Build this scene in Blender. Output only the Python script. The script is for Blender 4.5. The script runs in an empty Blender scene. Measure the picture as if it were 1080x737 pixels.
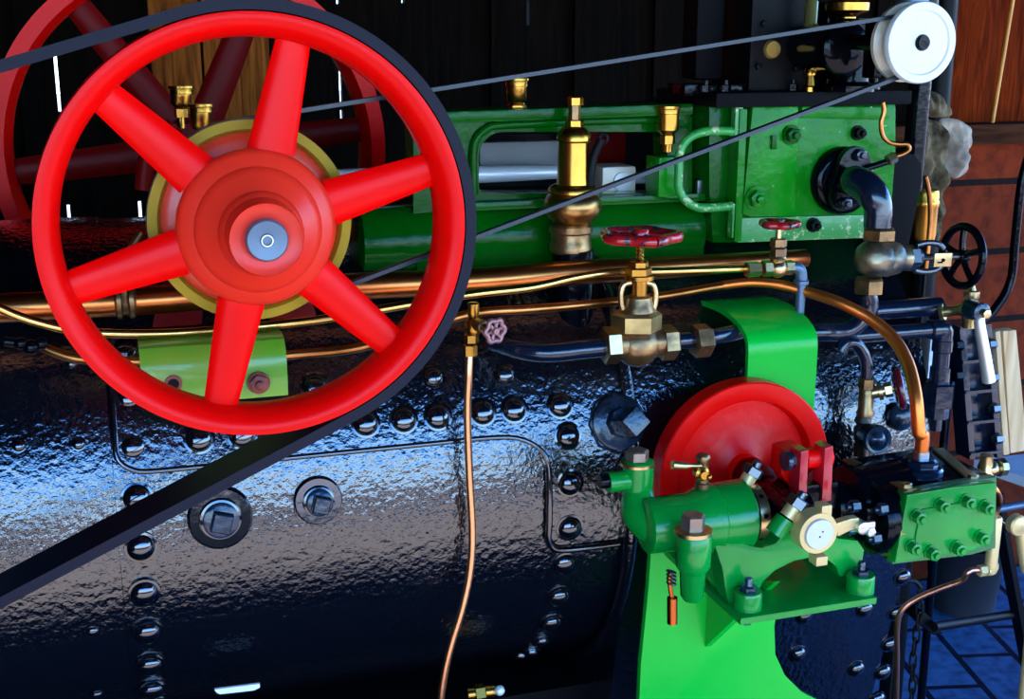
import bpy, bmesh, math, random
from mathutils import Vector, Matrix, noise
random.seed(4)
PI = math.pi
scene = bpy.context.scene
COL = scene.collection
V = Vector

# ------------------------------------------------------------------ camera
H = 1.75
FPX, CX, CY = 1300.0, 540.0, 368.5
PITCH = math.atan2(328, 1300)
YAW = math.asin(430 / math.sqrt(430**2 + 328**2 + 1300**2))
FW = V((math.sin(YAW)*math.cos(PITCH), math.cos(YAW)*math.cos(PITCH), -math.sin(PITCH)))
RT = V((math.cos(YAW), -math.sin(YAW), 0))
UP = RT.cross(FW)
CAM = V((0, 0, H))
cd = bpy.data.cameras.new('camera')
cd.sensor_width = 36.0
cd.lens = 36.0*FPX/1080.0
cd.clip_start = 0.02
cam = bpy.data.objects.new('camera', cd)
COL.objects.link(cam)
m = Matrix((RT, UP, -FW)).transposed().to_4x4()
m.translation = CAM
cam.matrix_world = m
scene.camera = cam

def ray(px, py):
    return FW + RT*((px-CX)/FPX) - UP*((py-CY)/FPX)
def at(px, py, Y):                      # a point of the place, read off at distance Y
    d = ray(px, py)
    return CAM + d*(Y/d.y)
def sc(P):                              # metres per reading unit at P
    return (P-CAM).dot(FW)/FPX
YC, ZC, RB = 1.87, H-.6255, .37
def boil(px, py, off=0.0):
    d = ray(px, py); R = RB+off
    a = d.y**2+d.z**2; b = -2*(d.y*YC+d.z*(ZC-H)); c = YC**2+(ZC-H)**2-R*R
    D = b*b-4*a*c
    if D < 0: D = 0
    P = CAM+d*((-b-math.sqrt(D))/2/a)
    return P, math.atan2(P.z-ZC, YC-P.y)
def surf(x, th, off=0.0):
    R = RB+off
    return V((x, YC-R*math.cos(th), ZC+R*math.sin(th)))

# ------------------------------------------------------------------ materials
MATS = {}
def mat(name, col, metal=0.0, rough=.4, coat=0.0, bump=0.0, bscale=60, spec=.5, var=0.0, vscale=8, col2=None, det=3, bdist=.0015, wear=None, wearamt=.62):
    if name in MATS: return MATS[name]
    m = bpy.data.materials.new(name); m.use_nodes = True
    nt = m.node_tree; N = nt.nodes; L = nt.links
    b = N['Principled BSDF']
    b.inputs['Base Color'].default_value = (*col, 1)
    b.inputs['Metallic'].default_value = metal
    b.inputs['Roughness'].default_value = rough
    b.inputs['Coat Weight'].default_value = coat
    b.inputs['Coat Roughness'].default_value = .08
    b.inputs['Specular IOR Level'].default_value = spec
    tc = N.new('ShaderNodeTexCoord')
    out = None
    if var > 0 or col2:
        n = N.new('ShaderNodeTexNoise'); n.inputs['Scale'].default_value = vscale; n.inputs['Detail'].default_value = 5
        L.new(tc.outputs['Object'], n.inputs['Vector'])
        r = N.new('ShaderNodeValToRGB'); L.new(n.outputs['Fac'], r.inputs['Fac'])
        c2 = col2 or tuple(c*(1-var) for c in col)
        r.color_ramp.elements[0].position = .35; r.color_ramp.elements[0].color = (*c2, 1)
        r.color_ramp.elements[1].position = .62; r.color_ramp.elements[1].color = (*col, 1)
        out = r.outputs['Color']
    if wear:
        n2 = N.new('ShaderNodeTexNoise'); n2.inputs['Scale'].default_value = 55; n2.inputs['Detail'].default_value = 8
        n2.inputs['Roughness'].default_value = .7
        L.new(tc.outputs['Object'], n2.inputs['Vector'])
        r2 = N.new('ShaderNodeValToRGB'); L.new(n2.outputs['Fac'], r2.inputs['Fac'])
        r2.color_ramp.elements[0].position = wearamt; r2.color_ramp.elements[0].color = (0, 0, 0, 1)
        r2.color_ramp.elements[1].position = wearamt+.03; r2.color_ramp.elements[1].color = (1, 1, 1, 1)
        mx = N.new('ShaderNodeMix'); mx.data_type = 'RGBA'
        L.new(r2.outputs['Color'], mx.inputs['Factor'])
        if out: L.new(out, mx.inputs['A'])
        else: mx.inputs['A'].default_value = (*col, 1)
        mx.inputs['B'].default_value = (*wear, 1)
        out = mx.outputs['Result']
    if out: L.new(out, b.inputs['Base Color'])
    if bump > 0:
        n = N.new('ShaderNodeTexNoise'); n.inputs['Scale'].default_value = bscale; n.inputs['Detail'].default_value = det
        L.new(tc.outputs['Object'], n.inputs['Vector'])
        bp = N.new('ShaderNodeBump'); bp.inputs['Strength'].default_value = bump; bp.inputs['Distance'].default_value = bdist
        L.new(n.outputs['Fac'], bp.inputs['Height'])
        L.new(bp.outputs['Normal'], b.inputs['Normal'])
        if coat: L.new(bp.outputs['Normal'], b.inputs['Coat Normal'])
    MATS[name] = m
    return m
BOIL = mat('boiler_black_paint', (.002, .003, .006), 0, .13, 1.0, .8, 105, .9, det=3, bdist=.0023)
RIVM = mat('rivet_black_paint', (.002, .003, .006), 0, .10, .8, .12, 60, 1.0)
BLK = mat('black_gloss_paint', (.0015, .002, .004), 0, .12, .0, .5, 70, .16)
BLUEBLK = mat('blue_black_pipe_paint', (.003, .008, .022), 0, .2, .3, .4, 60, .6)
DULL = mat('dull_black_iron', (.003, .003, .0035), 0, .45, 0, .5, 80, .12)
RUB = mat('black_belt_leather', (.004, .004, .014), 0, .5, 0, .15, 120, .2)
RED = mat('flywheel_red_enamel', (.90, .001, .001), 0, .32, .0, .04, 30, .14)
RED2 = mat('pump_wheel_red_enamel', (.95, .002, .001), 0, .32, .0, .7, 45, .25)
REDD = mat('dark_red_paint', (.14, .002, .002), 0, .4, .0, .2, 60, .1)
SALM = mat('worn_hub_red', (.86, .03, .012), 0, .35, .0, .05, 30, .4)
OLIVE = mat('olive_pulley_brass', (.42, .27, .015), .0, .45, .0, .05, 40, .12)
FLAT = mat('flat_black_paint', (.002, .002, .003), 0, .5, 0, .4, 60, .06)
GRN = mat('shaded_engine_green', (.001, .10, .004), 0, .14, .0, .8, 45, .16, var=.3, vscale=10)  # bed green set darker, the roof's shade held in the colour
GRNL = mat('chest_green_enamel', (.002, .24, .005), 0, .22, .0, 1.0, 50, .2, var=.35, vscale=14, wear=(.45, .5, .16), wearamt=.66)
GRNB = mat('pump_green_enamel', (.0015, .30, .032), 0, .18, .0, .6, 40, .45, var=.3, vscale=9)
GRNP = mat('bracket_green_enamel', (.001, .46, .03), 0, .22, .0, .35, 30, .3)
GRNY = mat('angle_green_enamel', (.16, .42, .02), 0, .3, .3, .3, 50, .5, col2=(.30, .40, .03), vscale=12, wear=(.12, .16, .04), wearamt=.66)
GRNW = mat('worn_green_enamel', (.02, .30, .04), 0, .35, .2, .6, 60, .6, wear=(.55, .60, .30), wearamt=.56)
BRASS = mat('polished_brass', (.66, .31, .05), 1, .27, 0, .08, 40, var=.25, vscale=14)
BRASSW = mat('pale_worn_brass', (.74, .52, .24), 1, .30, 0, .2, 60, var=.3, vscale=30)
BRONZE = mat('aged_bronze', (.44, .25, .10), .9, .34, 0, .6, 60, col2=(.16, .09, .045), vscale=35)
COPPER = mat('copper_pipe', (.80, .24, .06), 1, .28, 0, .1, 30, col2=(.50, .12, .03), vscale=9)
COPD = mat('aged_copper_pipe', (.70, .25, .07), 1, .28, 0, .15, 30, col2=(.28, .09, .02), vscale=14)
BRPIPE = mat('yellow_brass_pipe', (.90, .55, .16), 1, .22, 0, .1, 30, col2=(.7, .35, .08), vscale=7)
STEEL = mat('bright_steel', (.62, .62, .62), 1, .28, 0, .1, 60)
STEELP = mat('polished_steel_rod', (.80, .80, .80), .35, .4)
STEELD = mat('dark_steel', (.16, .17, .18), 1, .35, 0, .2, 60)
SHAFT = mat('grey_shaft_end', (.12, .17, .23), .4, .35, 0, .1, 60)
WHITE = mat('white_pulley_enamel', (.80, .82, .80), 0, .35, .3, .03, 20)
CREAM = mat('cream_flange', (.62, .55, .42), .1, .4, .2)
SILV = mat('silver_face', (.62, .62, .60), .3, .45, 0, .15, 80)
PALEB = mat('pale_brass_strap', (.72, .52, .22), .45, .4, 0, .1, 60)
GREYP = mat('galvanised_pipe', (.10, .16, .24), .6, .35, 0, .3, 60)
BLUEP = mat('worn_blue_black_plug', (.012, .03, .06), .0, .25, .3, .6, 90, col2=(.004, .008, .015), vscale=40)
RAGA = mat('knitted_grey_rag', (.20, .155, .09), 0, .9, 0, 1.0, 110, col2=(.03, .022, .012), vscale=38, spec=.1)
RAGB = mat('pale_cloth', (.50, .41, .32), 0, .9, 0, .8, 60, col2=(.20, .16, .13), vscale=25, spec=.1)
PAPER = mat('white_paper', (.8, .82, .85), 0, .7)
MAROON = mat('maroon_handwheel', (.10, .004, .012), 0, .25, .5)
HANDW = mat('chipped_red_handwheel', (.50, .006, .01), 0, .25, .5, .5, 60, wear=(.05, .02, .03), wearamt=.5)

def wood(name, c1, c2, scale=(1, 1, 1), rough=.75, axis=2):
    m = bpy.data.materials.new(name); m.use_nodes = True
    nt = m.node_tree; N = nt.nodes; L = nt.links; b = N['Principled BSDF']
    b.inputs['Roughness'].default_value = rough; b.inputs['Specular IOR Level'].default_value = .03
    tc = N.new('ShaderNodeTexCoord'); mp = N.new('ShaderNodeMapping')
    s = [14, 14, 14]; s[axis] = 1.2
    mp.inputs['Scale'].default_value = s
    n = N.new('ShaderNodeTexNoise'); n.inputs['Scale'].default_value = 3; n.inputs['Detail'].default_value = 8; n.inputs['Distortion'].default_value = 1.5
    r = N.new('ShaderNodeValToRGB')
    r.color_ramp.elements[0].position = .3; r.color_ramp.elements[0].color = (*c1, 1)
    r.color_ramp.elements[1].position = .7; r.color_ramp.elements[1].color = (*c2, 1)
    L.new(tc.outputs['Object'], mp.inputs['Vector']); L.new(mp.outputs['Vector'], n.inputs['Vector'])
    L.new(n.outputs['Fac'], r.inputs['Fac']); L.new(r.outputs['Color'], b.inputs['Base Color'])
    bp = N.new('ShaderNodeBump'); bp.inputs['Strength'].default_value = .4; bp.inputs['Distance'].default_value = .004
    L.new(n.outputs['Fac'], bp.inputs['Height']); L.new(bp.outputs['Normal'], b.inputs['Normal'])
    return m
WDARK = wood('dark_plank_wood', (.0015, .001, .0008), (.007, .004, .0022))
WPOST = wood('warm_post_wood', (.10, .022, .004), (.50, .13, .02))
WRED = wood('red_brown_boards', (.06, .006, .001), (.24, .028, .003))
WLED = wood('ledge_wood', (.03, .010, .005), (.08, .028, .012), axis=0)
def brick(name, c1, c2, mortar, scale, rot=(0, 0, 0), msize=.02, rough=.7, bw=.5, rh=.25):
    m = bpy.data.materials.new(name); m.use_nodes = True
    nt = m.node_tree; N = nt.nodes; L = nt.links; b = N['Principled BSDF']
    b.inputs['Roughness'].default_value = rough; b.inputs['Specular IOR Level'].default_value = .15
    tc = N.new('ShaderNodeTexCoord'); mp = N.new('ShaderNodeMapping'); mp.inputs['Rotation'].default_value = rot
    br = N.new('ShaderNodeTexBrick'); br.inputs['Scale'].default_value = scale
    br.inputs['Color1'].default_value = (*c1, 1); br.inputs['Color2'].default_value = (*c2, 1); br.inputs['Mortar'].default_value = (*mortar, 1)
    br.inputs['Mortar Size'].default_value = msize; br.inputs['Brick Width'].default_value = bw; br.inputs['Row Height'].default_value = rh
    n = N.new('ShaderNodeTexNoise'); n.inputs['Scale'].default_value = 30; n.inputs['Detail'].default_value = 6
    mx = N.new('ShaderNodeMix'); mx.data_type = 'RGBA'; mx.blend_type = 'MULTIPLY'; mx.inputs['Factor'].default_value = .8
    rr = N.new('ShaderNodeValToRGB'); rr.color_ramp.elements[0].position = .3; rr.color_ramp.elements[0].color = (.35, .3, .3, 1); rr.color_ramp.elements[1].position = .6
    L.new(tc.outputs['Object'], mp.inputs['Vector']); L.new(mp.outputs['Vector'], br.inputs['Vector']); L.new(tc.outputs['Object'], n.inputs['Vector'])
    L.new(n.outputs['Fac'], rr.inputs['Fac']); L.new(br.outputs['Color'], mx.inputs['A']); L.new(rr.outputs['Color'], mx.inputs['B'])
    L.new(mx.outputs['Result'], b.inputs['Base Color'])
    bp = N.new('ShaderNodeBump'); bp.inputs['Strength'].default_value = .8; bp.inputs['Distance'].default_value = .01; bp.invert = True
    L.new(br.outputs['Fac'], bp.inputs['Height']); L.new(bp.outputs['Normal'], b.inputs['Normal'])
    return m
BRICKF = brick('brick_paving', (.05, .13, .26), (.09, .20, .36), (.006, .012, .03), 1.0, (0, 0, 1.81), .010, .5, .34, .17)
BRICKW = brick('red_brick_wall', (.30, .032, .004), (.15, .018, .003), (.012, .004, .002), 1.0, (PI/2, 0, 0), .010, .85, 3.1, .22)

# ------------------------------------------------------------------ mesh building
def basis(ax):
    ax = V(ax).normalized()
    t = V((0, 0, 1)) if abs(ax.z) < .9 else V((1, 0, 0))
    u = t.cross(ax).normalized(); v = ax.cross(u)
    return u, v, ax
class MB:
    def __init__(s): s.b = bmesh.new()
    def lathe(s, o, ax, prof, n=32, close=True, ang0=0.0, u=None):
        uu, vv, a = basis(ax)
        if u is not None:
            uu = (V(u)-a*V(u).dot(a)).normalized(); vv = a.cross(uu)
        o = V(o); rings = []
        for r, h in prof:
            if r < 1e-6: rings.append([s.b.verts.new(o+a*h)])
            else: rings.append([s.b.verts.new(o+a*h+(uu*math.cos(ang0+2*PI*i/n)+vv*math.sin(ang0+2*PI*i/n))*r) for i in range(n)])
        for A, B in zip(rings, rings[1:]):
            if len(A) == 1 and len(B) == 1: continue
            for i in range(n):
                j = (i+1) % n
                if len(A) == 1: f = (A[0], B[j], B[i])
                elif len(B) == 1: f = (A[i], A[j], B[0])
                else: f = (A[i], A[j], B[j], B[i])
                s.b.faces.new(f)
        if close:
            if len(rings[0]) > 1: s.b.faces.new(rings[0][::-1])
            if len(rings[-1]) > 1: s.b.faces.new(rings[-1])
        return s
    def ring(s, o, ax, prof, n=64):     # closed profile revolved (rim)
        uu, vv, a = basis(ax); o = V(o)
        rings = [[s.b.verts.new(o+a*h+(uu*math.cos(2*PI*i/n)+vv*math.sin(2*PI*i/n))*r) for i in range(n)] for r, h in prof]
        for k in range(len(rings)):
            A = rings[k]; B = rings[(k+1) % len(rings)]
            for i in range(n):
                j = (i+1) % n; s.b.faces.new((A[i], A[j], B[j], B[i]))
        return s
    def cyl(s, p, q, r, n=24, bev=0.0, r2=None):
        p = V(p); q = V(q); h = (q-p).length; r2 = r if r2 is None else r2
        if bev: pr = [(r-bev, 0), (r, bev), (r2, h-bev), (r2-bev, h)]
        else: pr = [(r, 0), (r2, h)]
        return s.lathe(p, q-p, pr, n)
    def hex(s, o, ax, r, h, ang=0.0, n=6, u=None):
        c = r*.12
        return s.lathe(o, ax, [(r*.9, 0), (r, c*.4), (r, h-c), (r*.86, h)], n, ang0=ang, u=u)
    def box(s, c, size, bx=(1, 0, 0), bz=(0, 0, 1), bev=0.0):
        x = V(bx).normalized(); z = V(bz); z = (z-x*z.dot(x)).normalized(); y = z.cross(x); c = V(c)
        t = bmesh.new(); bmesh.ops.create_cube(t, size=1)
        for v in t.verts: v.co = V((v.co.x*size[0], v.co.y*size[1], v.co.z*size[2]))
        if bev: bmesh.ops.bevel(t, geom=t.edges[:], offset=bev, segments=2, affect='EDGES', profile=.7)
        M = Matrix((x, y, z)).transposed()
        for v in t.verts: v.co = c+M@v.co
        s.join(t); return s
    def join(s, t):
        mp = {v: s.b.verts.new(v.co) for v in t.verts}
        for f in t.faces:
            try: s.b.faces.new([mp[v] for v in f.verts])
            except ValueError: pass
        t.free()
    def prism(s, loops, ext, bev=0.0):  # loops: list of closed 3-D loops in one plane (first outer, others holes); ext: vector
        t = bmesh.new(); ed = []
        for lp in loops:
            vs = [t.verts.new(V(p)) for p in lp]
            ed += [t.edges.new((vs[i], vs[(i+1) % len(vs)])) for i in range(len(vs))]
        if len(loops) == 1: t.faces.new(t.verts[:])
        else: bmesh.ops.triangle_fill(t, edges=ed, use_beauty=True, use_dissolve=False)
        g = bmesh.ops.extrude_face_region(t, geom=t.faces[:])
        for v in [e for e in g['geom'] if isinstance(e, bmesh.types.BMVert)]: v.co += V(ext)
        if len(loops) > 1 or True:
            # restore the original cap when the extrude consumed it
            bmesh.ops.recalc_face_normals(t, faces=t.faces[:])
        if bev:
            es = [e for e in t.edges if len(e.link_faces) == 2 and e.calc_face_angle(0) > .9]
            bmesh.ops.bevel(t, geom=es, offset=bev, segments=2, affect='EDGES', profile=.7)
        s.join(t); return s
    def tube(s, pts, r, n=14, smooth=6, cap=True, flat=1.0, up=None):
        pts = [V(p) for p in pts]
        rad = r if isinstance(r, (list, tuple)) else [r]*len(pts)
        P = []; Q = []
        if smooth > 1 and len(pts) > 2:
            for i in range(len(pts)-1):
                p0 = pts[max(i-1, 0)]; p1 = pts[i]; p2 = pts[i+1]; p3 = pts[min(i+2, len(pts)-1)]
                for k in range(smooth):
                    t = k/smooth
                    P.append(.5*((2*p1)+(p2-p0)*t+(2*p0-5*p1+4*p2-p3)*t*t+(3*p1-p0-3*p2+p3)*t**3)); Q.append(rad[i]*(1-t)+rad[i+1]*t)
            P.append(pts[-1]); Q.append(rad[-1])
        else: P = pts; Q = list(rad)
        tans = []
        for i in range(len(P)):
            a = P[min(i+1, len(P)-1)]-P[max(i-1, 0)]; tans.append(a.normalized())
        u = V(up) if up else (V((0, 0, 1)) if abs(tans[0].z) < .9 else V((1, 0, 0)))
        rings = []
        for p, t, q in zip(P, tans, Q):
            u = (u-t*u.dot(t)).normalized(); v = t.cross(u)
            rings.append([s.b.verts.new(p+(u*math.cos(2*PI*i/n)*flat+v*math.sin(2*PI*i/n))*q) for i in range(n)])
        for A, B in zip(rings, rings[1:]):
            for i in range(n):
                j = (i+1) % n; s.b.faces.new((A[i], A[j], B[j], B[i]))
        if cap: s.b.faces.new(rings[0][::-1]); s.b.faces.new(rings[-1])
        return s
    def sweep(s, pts, wid, th, side, closed=False):  # flat strip: width along fixed 'side', thickness across
        side = V(side).normalized(); pts = [V(p) for p in pts]; n = len(pts); rings = []
        for i, p in enumerate(pts):
            a = (pts[(i+1) % n]-pts[(i-1) % n]) if closed else (pts[min(i+1, n-1)]-pts[max(i-1, 0)])
            nn = a.cross(side).normalized()
            rings.append([s.b.verts.new(p+side*(wid/2*sx)+nn*(th*sy)) for sx, sy in ((-1, 0), (1, 0), (1, 1), (-1, 1))])
        rng = range(n) if closed else range(n-1)
        for i in rng:
            A = rings[i]; B = rings[(i+1) % n]
            for k in range(4):
                j = (k+1) % 4; s.b.faces.new((A[k], A[j], B[j], B[k]))
        if not closed: s.b.faces.new(rings[0][::-1]); s.b.faces.new(rings[-1])
        return s
    def ball(s, c, r, sx=(1, 1, 1), n=20, nz=0, nf=6):
        t = bmesh.new(); bmesh.ops.create_uvsphere(t, u_segments=n, v_segments=n//2+2, radius=1)
        for v in t.verts:
            d = v.co.copy()
            k = 1+nz*noise.noise(d*nf*.5+V(c)*9)
            v.co = V((d.x*sx[0], d.y*sx[1], d.z*sx[2]))*r*k+V(c)
        s.join(t); return s
    def torus(s, c, ax, R, r, n=40, k=10):
        return s.ring(c, ax, [(R+r*math.cos(2*PI*i/k), r*math.sin(2*PI*i/k)) for i in range(k)], n)
    def mesh(s, name, origin=V((0, 0, 0)), ang=40):
        bmesh.ops.remove_doubles(s.b, verts=s.b.verts[:], dist=1e-6)
        bmesh.ops.recalc_face_normals(s.b, faces=s.b.faces[:])
        for v in s.b.verts: v.co -= origin
        me = bpy.data.meshes.new(name); s.b.to_mesh(me); s.b.free()
        for p in me.polygons: p.use_smooth = True
        me.set_sharp_from_angle(angle=math.radians(ang))
        return me
    def build(s, name, material, parent=None, ang=40):
        if parent is None:
            lo = V((min(v.co.x for v in s.b.verts), min(v.co.y for v in s.b.verts), min(v.co.z for v in s.b.verts)))
            hi = V((max(v.co.x for v in s.b.verts), max(v.co.y for v in s.b.verts), max(v.co.z for v in s.b.verts)))
            org = V(((lo.x+hi.x)/2, (lo.y+hi.y)/2, lo.z))
        else: org = wloc(parent)
        me = s.mesh(name, org, ang); me.materials.append(material)
        o = bpy.data.objects.new(name, me); COL.objects.link(o)
        if parent is None: o.location = org
        else: o.parent = parent
        return o
def wloc(o):
    p = V(o.location)
    while o.parent: o = o.parent; p = p+V(o.location)
    return p
def tag(o, label, cat, group=None, kind=None):
    o['label'] = label; o['category'] = cat
    if group: o['group'] = group
    if kind: o['kind'] = kind
    return o
def thing(name, label, cat, loc, group=None):
    o = bpy.data.objects.new(name, None); COL.objects.link(o); o.location = V(loc); o.empty_display_size = .02
    return tag(o, label, cat, group)
def struct(o): o['kind'] = 'structure'; return o
def place(me, name, parent, loc, ax):   # put a shared mesh (built around the origin, axis +Z) as a part
    o = bpy.data.objects.new(name, me); COL.objects.link(o); o.parent = parent
    o.location = V(loc)-wloc(parent)
    q = V((0, 0, 1)).rotation_difference(V(ax).normalized())
    o.rotation_mode = 'QUATERNION'; o.rotation_quaternion = q
    return o
X_, Y_, Z_ = V((1, 0, 0)), V((0, 1, 0)), V((0, 0, 1))

def LZ(mb, px, Y, prof, n=28, dz=0):    # turned piece standing upright; profile of (reading y, radius)
    ym = sum(p[0] for p in prof)/len(prof); P0 = at(px, ym, Y); s_ = sc(P0)
    pr = [(r*s_, at(px, y, Y).z) for y, r in prof]
    mb.lathe(V((P0.x, Y, 0)), Z_, pr[::-1], n)
    return P0
def hexZ(mb, px, Y, y0, y1, r, ang=.3):
    P0 = at(px, (y0+y1)/2, Y); s_ = sc(P0); a = at(px, y1, Y).z; b = at(px, y0, Y).z
    mb.hex(V((P0.x, Y, a)), Z_, r*s_, b-a, ang)
def LX(mb, py, Y, prof, n=28, pym=None):
    xm = sum(p[0] for p in prof)/len(prof); P0 = at(xm, py, Y); s_ = sc(P0)
    pr = [(r*s_, at(x, py, Y).x) for x, r in prof]
    mb.lathe(V((0, Y, P0.z)), X_, pr, n)
    return P0
def hexX(mb, py, Y, x0, x1, r, ang=.2, xm=None):
    P0 = at((x0+x1)/2, py, Y); s_ = sc(P0); a = at(x0, py, Y).x; b = at(x1, py, Y).x
    z = P0.z
    mb.hex(V((a, Y, z)), X_, r*s_, b-a, ang)
def pts(lst, Y=None):
    return [at(p[0], p[1], p[2] if len(p) > 2 else Y) for p in lst]

# ================================================================== THE SETTING
def make_floor():
    mb = MB(); mb.box((1.5, 1.85, -.03), (7.5, 3.1, .06)); struct(mb.build('floor', BRICKF))
make_floor()
mb = MB(); mb.box((-.375, 1.4, .012), (3.65, 2.1, .024)); struct(mb.build('floor', DULL))  # dark plate added over the paving to kill its blue reflection in the boiler
def wall_back():
    Yw = 3.3; mb = MB()
    # boards with real narrow openings where daylight comes through
    slits = [((57, 50), (63, 118)), ((64, 122), (67, 142)), ((135, 52), (136, 58)), ((137, 78), (141, 112)), ((142, 118), (143, 137)),
             ((71, 216), (77, 272)), ((149, 212), (152, 246)), ((286, 65), (288, 82)), ((289, 92), (290, 112)), ((290, 116), (291, 121)),
             ((359, 71), (360, 111)), ((361, 116), (361, 136)), ((425, -12), (425, 3)), ((557, 0), (557, 27)), ((283, -10), (283, 1)), ((357, -10), (357, 4))]
    xs = {}
    for (a, b) in slits:
        A = at(a[0], a[1], Yw); B = at(b[0], b[1], Yw)
        key = None
        for k in xs:
            if abs(k-(A.x+B.x)/2) < .03: key = k
        if key is None: key = (A.x+B.x)/2; xs[key] = []
        xs[key].append((max(A.z, .02), max(B.z, .02)))
    cols = sorted(xs)
    x0 = -2.2; w = .008; th = .03
    def panel(xa, xb, za, zb):
        if zb-za > .001 and xb-xa > .001: mb.box(((xa+xb)/2, Yw+th/2, (za+zb)/2), (xb-xa, th, zb-za))
    cur = x0
    for c in cols:
        panel(cur, c-w/2, 0, 3.2)
        zs = sorted(xs[c], key=lambda q: -q[0]); top = 3.2
        for zt, zb in zs:
            panel(c-w/2, c+w/2, zt, top); top = zb
        panel(c-w/2, c+w/2, 0, top)
        cur = c+w/2
    panel(cur, 5.2, 0, 3.2)
    # cover battens give the planks their relief
    k = -2.1
    while k < 5.1:
        if all(abs(k-c) > .05 for c in cols): mb.box((k, Yw-.008, 1.6), (.05, .016, 3.2))
        k += .24
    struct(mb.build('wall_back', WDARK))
wall_back()
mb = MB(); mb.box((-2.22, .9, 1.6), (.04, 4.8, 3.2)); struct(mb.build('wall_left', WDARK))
mb = MB(); mb.box((1.5, .9, 3.22), (7.4, 4.8, .05))
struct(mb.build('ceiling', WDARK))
mb = MB(); mb.box((1.5, -1.5, 2.83), (7.4, .06, .74)); struct(mb.build('wall_front', WDARK))
def right_side():
    # brick wall standing behind the right end of the engine
    a = at(1000, 150, 3.18)
    mb = MB(); mb.box((a.x+1.3, 3.24, (a.z)/2), (2.6, .10, a.z)); struct(mb.build('wall_right', BRICKW))
    # boards above the ledge
    mb = MB()
    x = at(1004, 60, 3.22).x
    zt = 3.2; zb = a.z+.05
    for i, w_ in enumerate((.16, .20, .2, .2, .2, .2, .2, .2)):
        mb.box((x+w_/2, 3.23+.01*(i % 2), (zt+zb)/2), (w_-.008, .03, zt-zb), bev=.003); x += w_
    struct(mb.build('trim_1', WRED))
    mb = MB(); P = at(1040, 146, 3.12); mb.box((P.x+.9, 3.20, a.z+.025), (2.5, .16, .06), bev=.004); struct(mb.build('trim_2', WLED))
right_side()
def posts():
    a = at(158, 60, 2.75); b = at(214, 60, 2.75); c = at(287, 60, 2.75)
    mb = MB(); mb.box(((a.x+b.x)/2, 2.79, 1.6), (b.x-a.x-.006, .05, 3.2), bev=.004); mb.box(((c.x+b.x)/2, 2.80, 1.6), (c.x-b.x-.006, .06, 3.2), bev=.004)
    o = mb.build('wooden_post', WPOST); tag(o, 'warm brown wooden post behind the large red flywheel', 'post')
    mb = MB(); p = at(1067, 8, 3.18); q = at(1045, 140, 3.18); mb.cyl(p+(p-q)*.6, q, .006, 10)
    tag(mb.build('thin_pole', mat('yellow_pole_wood', (.85, .35, .05), 0, .5)), 'thin yellow pole leaning upright against the red-brown boards', 'pole')
    mb = MB()
    mb.cyl(pts([(1000, -40)], 2.5)[0], V((at(1000, 0, 2.5).x, 2.5, 0)), .03, 12)
    tag(mb.build('roof_post', DULL), 'dark upright post behind the white pulley, left of red-brown boards', 'post')
posts()

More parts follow.
